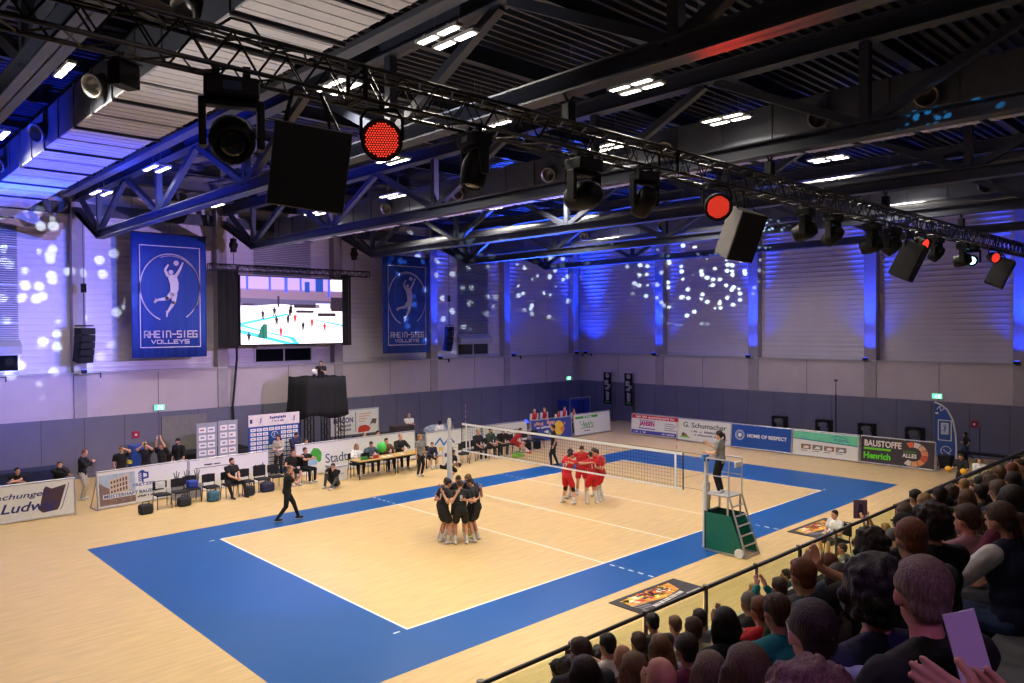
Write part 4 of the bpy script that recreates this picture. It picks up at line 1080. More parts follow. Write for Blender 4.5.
# far wall: black vertical banners, loudspeaker frames, stands, flag
for y, lb in ((18.85, 'the one nearer the hall corner'), (17.17, 'the one farther from the hall corner')):
    t = empty('vertical_banner', (XW - .5, y, 0), -PI / 2, 'narrow black banner on the end wall, ' + lb, 'banner', 'black narrow banners')
    obj('cloth', MB().box((0, 0, 2.05), (.62, .02, 2.0)), M_black, t)
    obj('pole', MB().cyl((.36, .02, 0), (.36, .02, 3.1), .014, 6).box((.36, .02, .02), (.5, .3, .03)), M_blackm, t)
    flat('printed_marks', [disc(0, 2.85, .16, 14), rect(-.22, 2.25, .3, .32), rect(0, 2.1, .24, .2), rect(-.18, 1.95, .3, .16), [(-.1, 1.3), (.12, 1.3), (.16, 1.8), (-.12, 1.86)]], mat('print_grey', (170, 160, 150)), t, y=-.012)
    flat('green_marks', [rect(-.2, 1.15, .4, .08)], M_green, t, y=-.012)
for k, (y, lb) in enumerate([(7.21, 'first'), (4.86, 'second'), (2.75, 'third'), (.59, 'fourth')]):
    t = empty('speaker_frame', (28.9, y, 0), -PI / 2, 'black wheeled speaker frame at the end wall, %s from the corner' % lb, 'speaker stand', 'black frames along the end wall')
    mb = MB()
    for q in (-.33, .33):
        mb.box((q, 0, .62), (.12, .3, 1.16))
        for z in (.25, .45, .65, .85, 1.05): mb.box((q, -.16, z), (.17, .04, .05))
    mb.box((0, 0, 1.15), (.72, .3, .1)).box((0, 0, .1), (.72, .3, .08))
    obj('frame', mb, M_black, t, bevel=.01)
    obj('speaker_unit', MB().box((0, -.05, .95), (.44, .3, .2)), mat('unit_grey', (90, 90, 94), .5), t, bevel=.02)
    obj('speaker_hood', MB().ring([(-.26, 0, .95), (-.2, 0, 1.08), (0, 0, 1.12), (.2, 0, 1.08), (.26, 0, .95)], .03, 6), M_black, t)
    for q in (-.33, .33): obj('caster', MB().cyl((q - .03, -.1, .035), (q + .03, -.1, .035), .035, 10), M_black, t)
t = empty('tripod_pole', (28.3, 4.0, 0), 0, 'tall thin black tripod pole against the end wall', 'stand')
obj('pole', MB().cyl((0, 0, .3), (0, 0, 2.6), .03, 8).cyl((0, 0, 2.5), (0, 0, 3.25), .02, 8).box((0, 0, 3.25), (.1, .14, .07)), M_blackm, t)
for a in (0, 2.1, 4.2): obj('leg', MB().cyl((0, 0, .8), (.4 * math.cos(a), .4 * math.sin(a), .02), .014, 6), M_blackm, t)
t = empty('microphone_stand', (28.7, -2.1, 0), 0, 'thin microphone stand by the end wall right of the running child', 'stand')
obj('pole', MB().cyl((0, 0, .03), (0, 0, 1.5), .016, 8), M_blackm, t); obj('base', MB().cyl((0, 0, 0), (0, 0, .03), .15, 16), M_blackm, t)
obj('microphone', MB().ell((0, 0, 1.55), (.035, .035, .06)), M_grey, t)
# beach flag
t = empty('beach_flag', (26.9, -1.32, 0), -PI / 2, 'blue beach flag with curved white edge and club emblem', 'flag')
out = [(-.42, .28), (.34, .1), (.37, .7), (.34, 1.3), (.22, 1.9), (.02, 2.28), (-.22, 2.48), (-.46, 2.56)]
obj('flag_cloth', MB().prism(out, 0, .015), mat('flag_blue', (50, 84, 150), .7), t)
obj('pole', MB().ring([(.38, .02, .0), (.39, .02, .7), (.36, .02, 1.3), (.25, .02, 1.9), (.05, .02, 2.3), (-.22, .02, 2.52), (-.46, .02, 2.6)], .035, 6), M_white, t)
flat('emblem_frame', strip([(-.3, 1.0), (.2, 1.0), (.2, 1.85), (-.3, 1.85), (-.3, 1.0)], .035), M_white, t, y=-.001)
flat('emblem_field', [rect(-.2, 1.25, .3, .5)], mat('pale_field', (196, 200, 214)), t, y=-.001)
flat('emblem_player', figure_polys(-.06, 1.5, .22), mat('flag_blue', (50, 84, 150)), t, y=-.005)
flat('top_scribbles', strip([(-.36, 2.3), (-.25, 2.45), (-.2, 2.25), (-.08, 2.35)], .03) + arc(.0, .55, .2, .3, 5.6, 16, .03) + strip([(-.1, .6), (.1, .45), (.2, .6)], .03) + [rect(-.42, 2.1, .12, .08)], M_white, t, y=-.001)
obj('foot_plate', MB().box((.36, .02, .02), (.6, .6, .04)), M_grey, t)
t = empty('flight_case', (25.9, -1.62, 0), 0, 'small black speaker box on the floor right of the orange ring board', 'speaker')
obj('box_body', MB().box((0, 0, .3), (.5, .5, .45)), M_black, t, bevel=.02)
obj('box_grille', MB().box((-.255, 0, .3), (.01, .42, .38)), mat('grille_black', (24, 24, 26)), t)
obj('box_feet', MB().box((0, 0, .04), (.4, .4, .08)), M_blackm, t)
tag(obj('low_bench', MB().box((27.9, -3.6, .42), (.5, 4.2, .06)).box((27.9, -5.4, .2), (.4, .06, .4)).box((27.9, -1.8, .2), (.4, .06, .4)), M_black), 'low black bench along the end wall right of the beach flag', 'bench')
# blue folded mats / cage in the corner
t = empty('mat_trolley', (27.3, 20.3, 0), .0, 'blue trolley with folded mats in the hall corner behind the red fans', 'trolley')
mb_ = mat('mat_blue', (20, 44, 130), .6)
for k in range(3): obj('folded_mat', MB().box((-.6 + .6 * k, 0, .85), (.56, 1.2, 1.0)), mb_, t, bevel=.04)
obj('trolley_frame', MB().box((0, 0, .3), (2.0, 1.2, .06)).cyl((-.95, -.55, .3), (-.95, -.55, 1.5), .02, 6).cyl((.95, -.55, .3), (.95, -.55, 1.5), .02, 6).cyl((-.95, -.55, 1.5), (.95, -.55, 1.5), .02, 6), M_alum, t)
for a in (-.9, .9):
    for b in (-.5, .5): obj('caster', MB().cyl((a, b - .03, .06), (a, b + .03, .06), .06, 10), M_black, t)
tag(obj('floor_bag', MB().ell((25.6, 19.5, .19), (.35, .25, .19)), M_black), 'dark bag lying by the corner wall', 'bag')

# floor mats with flame print
def floor_mat(x0, y0, w_, d_, label):
    t = empty('floor_mat', (x0, y0, 0), -.02, label, 'floor mat', 'printed mats beside the court')
    obj('mat_body', MB().box((w_ / 2, d_ / 2, .008), (w_, d_, .016)), mat('mat_charcoal', (58, 54, 58), .8), t)
    pal = [('flame_orange', (236, 120, 40)), ('flame_yellow', (250, 206, 70)), ('flame_red', (200, 60, 60)), ('flame_cream', (244, 226, 190))]
    rnd = random.Random(4); P_ = {p[0]: [] for p in pal}
    for k in range(70):
        a = .25 + rnd.random() * (w_ - .9); b = .30 + rnd.random() * (d_ - .5)
        if b < .28 + .30 * (1 - a / w_): continue
        r_ = .05 + rnd.random() * .09; nm = rnd.choice(['flame_orange', 'flame_yellow', 'flame_yellow', 'flame_red', 'flame_cream'])
        th = rnd.random() * 3
        P_[nm].append([(a + r_ * 1.6 * math.cos(th), b + r_ * 1.6 * math.sin(th)), (a + r_ * .6 * math.cos(th + 1.7), b + r_ * .6 * math.sin(th + 1.7)), (a - r_ * math.cos(th), b - r_ * math.sin(th)), (a + r_ * .7 * math.cos(th + 4.4), b + r_ * .7 * math.sin(th + 4.4))])
    obj('flame_field', MB().prism([(.2, .45), (w_ * .5, .30), (w_ - .5, .42), (w_ - .35, d_ - .12), (.45, d_ - .12), (.2, d_ - .3)], .016, .018, axis='z'), mat('flame_base', (226, 150, 60), .7, var=.4, scale=6), t)
    for i, (nm, c_) in enumerate(pal): flat('flames', P_[nm], mat(nm, c_, .7), t, y=.018 + .001 * i, depth=.001, axis='z')
    blk = MB()
    for (a, b) in ((.80, .56), (.80, .74), (1.18, .56), (1.18, .74), (1.56, .62), (1.0, .65), (1.38, .65)): blk.box((a, b, .0235), (.20 if abs(b - .65) > .05 or a > 1.5 else .05, .05 if abs(b - .65) > .05 or a > 1.5 else .34, .002))
    obj('letter_gaps', blk, M_inkb, t)
    obj('fan_lines', MB().box((.22, .34, .019), (.02, .34, .002), Matrix.Rotation(.3, 3, 'Z')).box((.32, .32, .019), (.02, .32, .002), Matrix.Rotation(.25, 3, 'Z')).box((.42, .30, .019), (.02, .3, .002), Matrix.Rotation(.2, 3, 'Z')).box((.52, .28, .019), (.02, .26, .002), Matrix.Rotation(.15, 3, 'Z')), M_ltgrey, t)
    r_ = random.Random(9); lt_ = []; a = .55
    while a < w_ * .72: lt_.append(rect(a, .10 + (a - .55) * .12, .035 + .03 * r_.random(), .11)); a += .085
    a = w_ * .74
    while a < w_ - .12: lt_.append(rect(a, .12, .02 + .02 * r_.random(), .05)); a += .05
    flat('small_print', lt_, M_white, t, y=.018, depth=.001, axis='z')
    return t
floor_mat(3.86, -2.78, 2.3, .95, 'printed floor mat with flame picture in front of the balustrade, the nearer one')
floor_mat(11.9, -2.72, 2.3, .95, 'printed floor mat with flame picture behind the seated boy, the farther one')

# ================================================================== FURNITURE AT THE BENCH SIDE
M_fab = mat('chair_fabric_black', (26, 26, 30), .9, var=.2, scale=30)
def chair(x, y, rz, label, group='black padded chairs on the bench side', master=[None]):
    if master[0] is None:
        t = empty('stacking_chair', (x, y, 0), rz, label, 'chair', group)
        obj('seat', MB().box((0, 0, .45), (.46, .44, .06)), M_fab, t, bevel=.02)
        mb = MB(); n = 7
        for i in range(n):
            a = -.22 + .44 * (i + .5) / n; mb.box((a, -.235 - .02 * math.cos(a * 5), .72 + .0 * abs(a)), (.44 / n + .002, .04, .30 - abs(a) * .15))
        obj('backrest', mb, M_fab, t)
        for q in (-.22, .22):
            obj('leg', MB().cyl((q, -.2, .45), (q * 1.05, -.26, 0), .013, 6), M_blackm, t)
            obj('leg', MB().cyl((q, .18, .45), (q * 1.05, .22, 0), .013, 6), M_blackm, t)
        obj('back_frame', MB().cyl((-.2, -.2, .45), (-.2, -.25, .85), .012, 6).cyl((.2, -.2, .45), (.2, -.25, .85), .012, 6), M_blackm, t)
        master[0] = t; return t
    return dup(master[0], (x, y, 0), rz, label, group)
PI_ = PI
cl = [(-.0 + .12, 14.05, 'with white shirt over it, leftmost of the bench row'), (.72, 14.1, 'second from the left of the bench row'), (1.18, 14.3, 'with blue bag on it, before the mesh board'),
      (1.78, 14.15, 'empty, left of the seated coach'), (2.42, 14.1, 'under the seated coach'), (3.05, 14.2, 'directly right of the seated coach'), (3.68, 14.25, 'with dark jacket hung over it'), (4.25, 14.3, 'right end of the first bench row'),
      (5.05, 14.6, 'under the spectator hiding behind the walking coach'), (5.6, 14.7, 'beside the long-haired woman'), (12.35, 13.3, 'folding, empty, right of the far net post'), (12.95, 13.6, 'behind the net, first of the far bench'),
      (13.6, 13.7, 'under the first man of the far bench'), (14.35, 13.75, 'under the second man of the far bench'), (15.1, 13.8, 'under the third man of the far bench'), (15.9, 13.85, 'under the leaning player in red'),
      (17.0, 14.0, 'empty, left one by the blue board'), (17.75, 14.05, 'empty, right one by the blue board'),
      (7.75, 14.45, 'under the woman at the scorers table'), (8.45, 14.5, 'under the second scorer'), (9.25, 14.55, 'under the third scorer in brown'), (9.95, 14.55, 'under the fourth scorer in black'), (10.85, 13.75, 'under the ball kid by the table')]
for x, y, lb in cl: chair(x, y, PI_, 'black padded stacking chair ' + lb)
def bag(x, y, w_, d_, h_, c, label, rz=0, z=0):
    t = empty('sports_bag', (x, y, z), rz, label, 'bag', 'bags under the bench')
    obj('bag_body', MB().box((0, 0, h_ / 2), (w_, d_, h_)), c, t, bevel=min(w_, h_) * .22)
    obj('strap', MB().ring([(-w_ * .3, 0, h_ * .9), (-w_ * .2, 0, h_ * 1.2), (w_ * .2, 0, h_ * 1.2), (w_ * .3, 0, h_ * .9)], .015, 5), M_black, t)
bag(-.55, 13.6, .42, .3, .32, mat('bag_dark', (34, 36, 42), .8, var=.5, scale=12), 'dark bottle crate bag on the floor left of the bench')
bag(.75, 13.85, .42, .3, .3, mat('bag_dark', (34, 36, 42)), 'dark bag under the second chair of the bench')
bag(1.72, 13.85, .4, .3, .36, mat('bag_teal', (50, 96, 120), .7, var=.5, scale=14), 'teal and black patterned crate bag under the empty chair')
bag(3.0, 13.8, .3, .25, .36, mat('bag_dark', (34, 36, 42)), 'dark backpack beside the seated coach')
bag(3.75, 14.0, .5, .3, .34, mat('bag_navy', (30, 36, 70), .8, var=.5, scale=14), 'navy bag under the chair with the jacket')
bag(1.18, 14.3, .34, .3, .26, mat('bag_blue', (36, 60, 150), .7), 'blue bag lying on a chair', z=.49)
bag(16.9, 13.9, .3, .3, .42, M_black, 'black backpack, left one before the blue board'); bag(17.6, 13.95, .32, .3, .4, M_black, 'black backpack, right one before the blue board')
bag(15.3, 12.9, .5, .3, .2, mat('bag_lime', (130, 190, 70), .6), 'lime green bag on the floor before the far bench')
tag(obj('shirt_on_chair', MB().box((.12, 14.27, .74), (.3, .1, .22)).box((.32, 14.2, .60), (.2, .06, .08)), mat('shirt_white', (220, 220, 214), .9, var=.2, scale=20)), 'white printed shirt hanging over the leftmost bench chair', 'shirt')
jk = obj('jacket', MB().box((3.68, 14.48, .72), (.46, .12, .40)), mat('jacket_black', (24, 24, 26), .9), bevel=.04)
tag(jk, 'black jacket hanging over a bench chair right of the seated coach', 'jacket')
# scorers' table (two tables in a row)
def table(x0, x1, y, label):
    t = empty('scorers_table', (x0, y, 0), .03, label, 'table', 'tables of the scorers')
    L = x1 - x0
    obj('tabletop', MB().box((L / 2, 0, .735), (L, .72, .035)), mat('beech_top', (206, 168, 104), .4, var=.06), t, bevel=.006)
    obj('apron', MB().box((L / 2, -.3, .69), (L - .1, .02, .06)).box((L / 2, .3, .69), (L - .1, .02, .06)), M_blackm, t)
    for a in (.05, L - .05):
        for b in (-.31, .31): obj('leg', MB().cyl((a, b, .02), (a, b, .72), .018, 8), M_blackm, t)
table(7.15, 8.95, 13.62, 'scorers table with pale wood top, left one with the laptop woman')
table(8.99, 10.55, 13.70, 'scorers table with pale wood top, right one')
def small(name, mb, m, label, cat, **k): return tag(obj(name, mb, m, **k), label, cat)
lt = empty('laptop', (7.75, 13.62, .755), PI, 'dark laptop with red and green screen on the left scorers table', 'laptop')
obj('keyboard', MB().box((0, 0, .01), (.36, .24, .018)), M_black, lt); obj('lid', MB().box((0, -.13, .12), (.36, .015, .22)), M_black, lt)
small('tablet_computer', MB().box((7.5, 13.45, .80), (.3, .02, .2)), mat('tablet_green', (60, 140, 70)), 'green cover tablet at the left end of the scorers table', 'tablet')
small('team_folder', MB().box((8.05, 13.45, .80), (.24, .02, .18)), mat('folder_red', (170, 50, 50)), 'red folder standing on the scorers table', 'folder')
small('yellow_cloth', MB().ell((10.1, 13.55, .78), (.28, .14, .03)), M_yellow, 'yellow cloth lying on the right scorers table', 'cloth')
small('green_balloon', MB().ell((8.75, 14.1, 1.05), (.20, .20, .22), n=18), mat('green_balloon', (70, 200, 80), .4), 'round green balloon held behind the scorers table', 'balloon', smooth=True)
for k, (x, y) in enumerate([(8.5, 13.55), (8.8, 13.6), (9.4, 13.6)]): small('paper_sheet', MB().box((x, y, .757), (.21, .3, .004)), M_white, 'white paper sheet on the scorers table, %s' % ('left', 'middle', 'right')[k], 'paper')
bx = empty('storage_box', (6.35, 13.85, 0), .05, 'white storage box on the floor left of the scorers table', 'box')
obj('box_body', MB().box((.33, .25, .27), (.66, .5, .54)), M_white, bx, bevel=.015); obj('box_lid', MB().box((.33, .25, .56), (.7, .54, .04)), M_ltgrey, bx)
text('lettering', 'molten', (.25, .25, .26, .06), M_ink, bx, y=-.002); flat('star_mark', [disc(.16, .28, .04, 8)], M_ink, bx, y=-.001)
# substitution boards and far bench details near the net
t = empty('control_panel', (10.95, 12.95, 0), .1, 'white info board with yellow and blue logos by the far net post', 'sign')
obj('panel', MB().box((.5, 0, .55), (.9, .04, .8)), M_white, t); obj('feet', MB().box((.1, 0, .08), (.05, .4, .16)).box((.9, 0, .08), (.05, .4, .16)), M_blackm, t)
flat('blue_mark', [rect(.15, .5, .3, .16)], M_ink, t, y=-.021); flat('yellow_mark', [rect(.52, .5, .26, .2)], M_yellow, t, y=-.021)
tag(obj('clothes_heap', MB().ell((14.2, 17.6, .9), (.7, .4, .28)).ell((14.9, 17.7, .85), (.5, .35, .3)).box((14.4, 17.7, .35), (2.0, .8, .7)), mat('heap_cloth', (150, 156, 170), .9, var=.6, scale=6)), 'heap of blue and white clothes on a crate behind the far boards', 'clothes')
tag(obj('dark_storage', MB().box((3.9, 19.8, .45), (3.2, 1.2, .85)), M_black, bevel=.05), 'long dark storage bench behind the roll-ups', 'bench')
tag(obj('folded_fabric', MB().box((-3.2, 17.8, .6), (2.6, .8, 1.2)), mat('fabric_navy', (26, 34, 70), .9, var=.4, scale=5), bevel=.05), 'navy fabric covered stack behind the Ludwig board', 'fabric')
t = empty('blue_container', (.75, 18.6, 0), 0, 'blue bin with yellow lids between the clapping players', 'bin')
obj('bin_body', MB().box((0, 0, .8), (.55, .5, 1.5)), mat('bin_blue', (36, 70, 160), .5), t, bevel=.04)
obj('bin_lid', MB().box((-.32, -.1, .95), (.12, .3, .12)).box((-.32, -.1, .6), (.12, .3, .12)).box((.2, -.2, 1.58), (.16, .1, .1)), mat('bin_yellow', (220, 200, 50)), t)
# mesh fence with hand cut-outs left of the seated coach
t = empty('clapping_hand_props', (.9, 14.95, 0), 0, 'grey foam hand props standing before the white board', 'props')
for k in range(3):
    q = .35 * k
    obj('foam_hand', MB().cap((q, 0, .55), (q, 0, .75), .06, .07).cap((q - .05, 0, .78), (q - .09, 0, .95), .02, .015).cap((q, 0, .8), (q, 0, 1.0), .02, .015).cap((q + .05, 0, .78), (q + .09, 0, .94), .02, .015), M_grey, t)
obj('prop_stand', MB().box((.35, 0, .25), (1.0, .2, .5)), M_ltgrey, t)

# ================================================================== TRIBUNE AND BALUSTRADE
mtr = mat('tribune_deck', (74, 72, 74), .8, var=.1)
mb = MB()
for k in range(12):
    y1 = -6.25 - .8 * k; y1 = -6.0 if k == 0 else y1
    zt = 1.1 + .45 * k
    ya = -6.0 if k == 0 else -6.35 - .8 * k
    yb = -6.35 - .8 * (k + 1)
    if k == 11: yb = Y0
    mb.box(((X0 + XW) / 2, (ya + yb) / 2, zt / 2), (XW - X0, ya - yb, zt))
struct('floor_tribune', mb, mtr)
mst = mat('bench_grey', (104, 106, 110), .6)
for k in range(7):
    yc = -6.75 - .8 * k - .12; zt = 1.1 + .45 * k
    t = empty('tribune_bench', (9, yc, zt), 0, 'long grey bench seat of the stand, %s row from the balustrade' % ['first', 'second', 'third', 'fourth', 'fifth', 'sixth', 'seventh'][k], 'bench', 'bench rows of the stand')
    obj('seat_board', MB().box((0, 0, .40), (38, .34, .04)), mst, t)
    mb = MB()
    for x in np.arange(-18, 19, 2.0): mb.box((x, 0, .19), (.05, .28, .38))
    obj('supports', mb, M_blackm, t)
t = empty('balustrade', (0, -6.0, 0), 0, 'dark handrail with glass panels and posts in front of the stand', 'railing')
M_rail = mat('handrail_dark', (40, 34, 34), .4)
for a_, b_, r_ in ((-9, -3.35, .021), (-3.35, 1.05, .027), (1.05, 8.4, .034), (8.4, 29.3, .052)): obj('handrail', MB().cyl((a_, 0, 2.04 - r_ * .5), (b_, 0, 2.04 - r_ * .5), r_, 12), M_rail, t)
obj('base_rail', MB().box((10.2, 0, 1.24), (38.4, .06, .30)), mat('base_rail_grey', (168, 166, 156), .5), t)
x = -4.8 - 1.466 * 2; px = []
while x < 29: px.append(x); x += 1.466
for i, x in enumerate(px):
    obj('post', MB().box((x, -.01, 1.52), (.055, .03, .96)).cyl((x, 0, 2.02), (x, 0, 2.07), .045, 8), mat('post_grey', (120, 116, 108), .35, .6), t)
    if i: obj('glass_panel', MB().box((x - .733, .015, 1.67), (1.36, .012, .58)), M_glass, t)
for x in (-1.95, 4.02): obj('post', MB().box((x, -.01, 1.52), (.05, .05, .96)), M_rail, t)

# ================================================================== PEOPLE
SKIN = [mat('skin_light', (214, 160, 130), .55, var=.05, scale=20), mat('skin_tan', (190, 134, 104), .55, var=.05, scale=20), mat('skin_rosy', (206, 142, 122), .55, var=.05, scale=20)]
def hair_mat(name, rgb):
    m = mat('hair_' + name, rgb, .5, var=.55, scale=1.0, bump=.9, stretch=(170, 170, 22), spec=.35)
    for n in m.node_tree.nodes:
        if n.type == 'TEX_NOISE': n.inputs['Detail'].default_value = 4
        if n.type == 'BUMP': n.inputs['Distance'].default_value = .006
    return m
HAIR = {k: hair_mat(k, c) for k, c in dict(brown=(74, 50, 36), dark=(42, 30, 24), black=(24, 19, 18), blond=(156, 120, 78), red=(122, 70, 44), grey=(136, 128, 122), greybrown=(112, 92, 80), lightbrown=(116, 84, 58), mauve=(112, 78, 84)).items()}
HAIR['purplebrown'] = HAIR['mauve']
CL = {}
def cloth(name, rgb=None, **k):
    if rgb is not None: CL[name] = mat('cloth_' + name, rgb, .85, var=.16, scale=9, bump=.12, **k)
    return CL[name]
for n_, c_ in dict(black=(17, 17, 20), blackshiny=(30, 30, 34), navy=(34, 36, 66), red=(196, 24, 36), darkred=(128, 22, 34), white=(226, 224, 218), grey=(128, 128, 126), darkgrey=(66, 66, 70), green=(44, 66, 52), brown=(96, 62, 44), teal=(30, 128, 136),
                 lilac=(150, 146, 178), lightblue=(150, 158, 206), jeans=(60, 80, 118), beige=(196, 184, 164), pink=(176, 128, 140), maroon=(110, 34, 66), olive=(88, 88, 62), striped=(96, 80, 82), yellow=(236, 180, 40), palegreen=(150, 160, 130), steel=(70, 84, 104)).items(): cloth(n_, c_)
M_shoe_w = mat('shoe_white', (226, 224, 220), .6); M_shoe_b = mat('shoe_black', (26, 26, 30), .6); M_shoe_y = mat('shoe_yellow', (210, 220, 40), .6); M_sole = mat('sole', (200, 198, 190), .6)
M_eye = mat('eye_dark', (30, 20, 18), .3, var=0); M_lip = mat('lips', (160, 86, 80), .5, var=0)
M_strap = mat('knee_pad', (24, 24, 26), .8); M_kneew = mat('knee_white', (220, 216, 210), .8)

def remesh(o, vs, it=2):
    m = o.modifiers.new('skin', 'REMESH'); m.mode = 'VOXEL'; m.voxel_size = vs; m.use_smooth_shade = True
    s_ = o.modifiers.new('smooth', 'SMOOTH'); s_.factor = .5; s_.iterations = it
    return o
def ik(a, c, l1, l2, hint):
    a, c, hint = V(a), V(c), V(hint); d = c - a; L = d.length
    if L > (l1 + l2) * .995: c = a + d * ((l1 + l2) * .995 / L); d = c - a; L = d.length
    L = max(L, abs(l1 - l2) + .01)
    x = (l1 * l1 - l2 * l2 + L * L) / (2 * L); h = math.sqrt(max(0, l1 * l1 - x * x))
    u = d.normalized(); p = hint - u * hint.dot(u)
    if p.length < 1e-4: p = V((0, 1, 0)) - u * u.y
    return a + u * x + p.normalized() * h, c
def hand(mb, wr, d, n, side, s=1.0, curl=.35, spread=.12, fr=1.0):
    """palm and five fingers from the wrist along d; n = palm normal; side: +1 puts the thumb to n x d"""
    d = V(d).normalized(); n = V(n); n = (n - d * n.dot(d))
    if n.length < 1e-3: n = V((0, 0, 1)) - d * d.z
    n.normalize(); u = n.cross(d).normalized() * side
    wr = V(wr)
    for k in range(4):
        off = (.027 - .018 * k) * s
        base = wr + d * (.088 - .004 * abs(k - 1)) * s + u * off
        mb.cap(wr + u * off * .6 + d * .01 * s, base, .014 * s, .0105 * s * fr, 6)
        L = (.070, .078, .073, .056)[k] * s; dd = (d + u * spread * (1 - .67 * k)).normalized(); p = base; a = curl * .5
        for j, f_ in enumerate((.45, .30, .25)):
            v = dd * math.cos(a) + n * math.sin(a); q = p + v * L * f_
            mb.cap(p, q, (.0098 - .0008 * j) * s * fr, (.0092 - .0008 * j) * s * fr, 6); p = q; a += curl
    p = wr + d * .022 * s + u * .022 * s; v = (d * .62 + u * .72 + n * .25).normalized()
    q = p + v * .045 * s; mb.cap(p, q, .015 * s, .0115 * s * fr, 6); v2 = (d * .85 + u * .38 + n * .3).normalized(); mb.cap(q, q + v2 * .04 * s, .0112 * s * fr, .009 * s * fr, 6)

def person(name_loc, rz, label, P, cat='person', group=None):
    """P: dictionary of pose and clothing; the figure faces local +y"""
    g = P.get
    s = g('s', 1.0); vox = g('vox', .016)
    t = empty('person', name_loc, rz, label, cat, group)
    female = g('female', False)
    hip = V(g('hip', (0, 0, .93))) ; lean = g('lean', .03); side_ = g('side', 0.0); twist = g('twist', 0.0)
    RS = Matrix.Rotation(twist, 3, 'Z') @ Matrix.Rotation(side_, 3, 'Y') @ Matrix.Rotation(-lean, 3, 'X')
    S = lambda q: hip + RS @ V(q)
    shw = .172 if female else .198
    neck = S((0, -.005, .50)); shL, shR = S((-shw, -.01, .455)), S((shw, -.01, .455))
    hp, hy, hr = g('hpitch', .0), g('hyaw', 0.0), g('hroll', 0.0)
    RH = Matrix.Rotation(hy, 3, 'Z') @ Matrix.Rotation(hr, 3, 'Y') @ Matrix.Rotation(-hp, 3, 'X')
    hc = neck + RS @ V((0, .015, .045)) + RH @ V((0, .015, .118))
    H = lambda q: hc + RH @ V(q)
    hL, hR = hip + V((-.09, 0, -.02)), hip + V((.09, 0, -.02))
    fL, fR = V(g('footL', (-.11, 0, .09))), V(g('footR', (.11, 0, .09)))
    kL, fL = ik(hL, fL, .43, .42, g('kneeL', (-.1, 1, 0))); kR, fR = ik(hR, fR, .43, .42, g('kneeR', (.1, 1, 0)))
    wL, wR = V(g('handL', (-.25, .08, .82))), V(g('handR', (.25, .08, .82)))
    if g('handrel'): wL, wR = S(wL), S(wR)
    eL, wL = ik(shL, wL, .285, .255, g('elbL', (-.4, -1, -.4))); eR, wR = ik(shR, wR, .285, .255, g('elbR', (.4, -1, -.4)))
    if s != 1.0: t.scale = (s, s, s)
    fat = g('fat', 1.0)
    # ---- body
    b = MB(); nf = g('n', 10)
    def torso(mb, e=0.0, top=True):
        mb.ell(S((0, 0, .02)), (.168 * fat + e, .125 * fat + e, .12 + e), RS, nf, 8); mb.ell(S((0, .0, .17)), (.152 * fat + e, .115 * fat + e, .15 + e), RS, nf, 8)
        mb.ell(S((0, .005, .33)), (.178 * (.91 if female else 1) + e, .125 + e, .17 + e), RS, nf, 8)
        if female: mb.ell(S((-.07, .085, .33)), (.062 + e * .5,) * 3, RS, 8, 6); mb.ell(S((.07, .085, .33)), (.062 + e * .5,) * 3, RS, 8, 6)
        mb.cap(S((-shw * .92, -.01, .445)), S((shw * .92, -.01, .445)), .058 + e, .058 + e, 8); mb.cap(S((0, -.01, .40)), S((0, -.008, .50)), .10 + e * .5, .058 + e * .4, 8)
        for q in (-1, 1): mb.cap(S((q * .03, -.02, .505)), S((q * shw * .85, -.012, .465)), .050 + e * .6, .052 + e * .8, 8)
    torso(b)
    b.cap(neck - RS @ V((0, 0, .03)), H((0, -.02, -.07)), .054, .05, 8)
    b.ell(H((0, -.012, .025)), (.074, .093, .098), RH, 14, 10); b.ell(H((0, .018, -.045)), (.058, .066, .075), RH, 12, 8)
    b.cap(H((0, .083, .012)), H((0, .098, -.022)), .009, .014, 6); b.cap(H((-.035, .076, .03)), H((.035, .076, .03)), .012, .012, 6); b.ell(H((0, .072, -.088)), (.024, .016, .016), RH, 8, 6)
    for q in (-1, 1): b.ell(H((q * .077, -.008, -.008)), (.011, .02, .032), RH, 8, 6)
    for (sh, e_, w_, q) in ((shL, eL, wL, -1), (shR, eR, wR, 1)):
        b.cap(sh, e_, .055, .042, 8); b.cap(e_, w_, .044, .028, 8)
        n_ = V(g('palmL' if q < 0 else 'palmR', (-q, 0.0, 0)))
        d_ = g('fingL' if q < 0 else 'fingR'); d_ = V(d_) if d_ else (w_ - e_)
        hand(b, w_ - (w_ - e_).normalized() * .01, d_, n_, -q if False else (1 if g('thumbflip%d' % (q > 0)) else -1) * q, 1.0, g('curl', .35), fr=g('fr', 1.12))
    for (h_, k_, f_) in ((hL, kL, fL), (hR, kR, fR)):
        b.cap(h_, k_, .090, .060, 8); b.cap(k_, (k_ * .62 + f_ * .38), .056, .055, 8); b.cap((k_ * .62 + f_ * .38), f_, .055, .036, 8)
    def footdir(k_, f_, key):
        d_ = V(g(key, (0, 1, 0))); return d_.normalized()
    dL, dR = footdir(kL, fL, 'toeL'), footdir(kR, fR, 'toeR')
    for f_, d_ in ((fL, dL), (fR, dR)): b.cap(f_ - d_ * .04 + V((0, 0, -.045)), f_ + d_ * .13 + V((0, 0, -.055)), .032, .028, 8)
    sk = g('skin', SKIN[0])
    remesh(obj('body', b, sk, t, smooth=True, fix=False), g('bvox', vox), 1 if vox < .012 else 2)
    # ---- face marks
    if g('face', True):
        mb = MB()
        for q in (-1, 1): mb.ell(H((q * .030, .0785, .008)), (.0125, .006, .0075), RH, 8, 6)
        obj('eyes', mb, M_eye, t, smooth=True, fix=False)
        obj('mouth', MB().ell(H((0, .083, -.054)), (.022, .006, .006), RH, 10, 6), M_lip, t, smooth=True, fix=False)
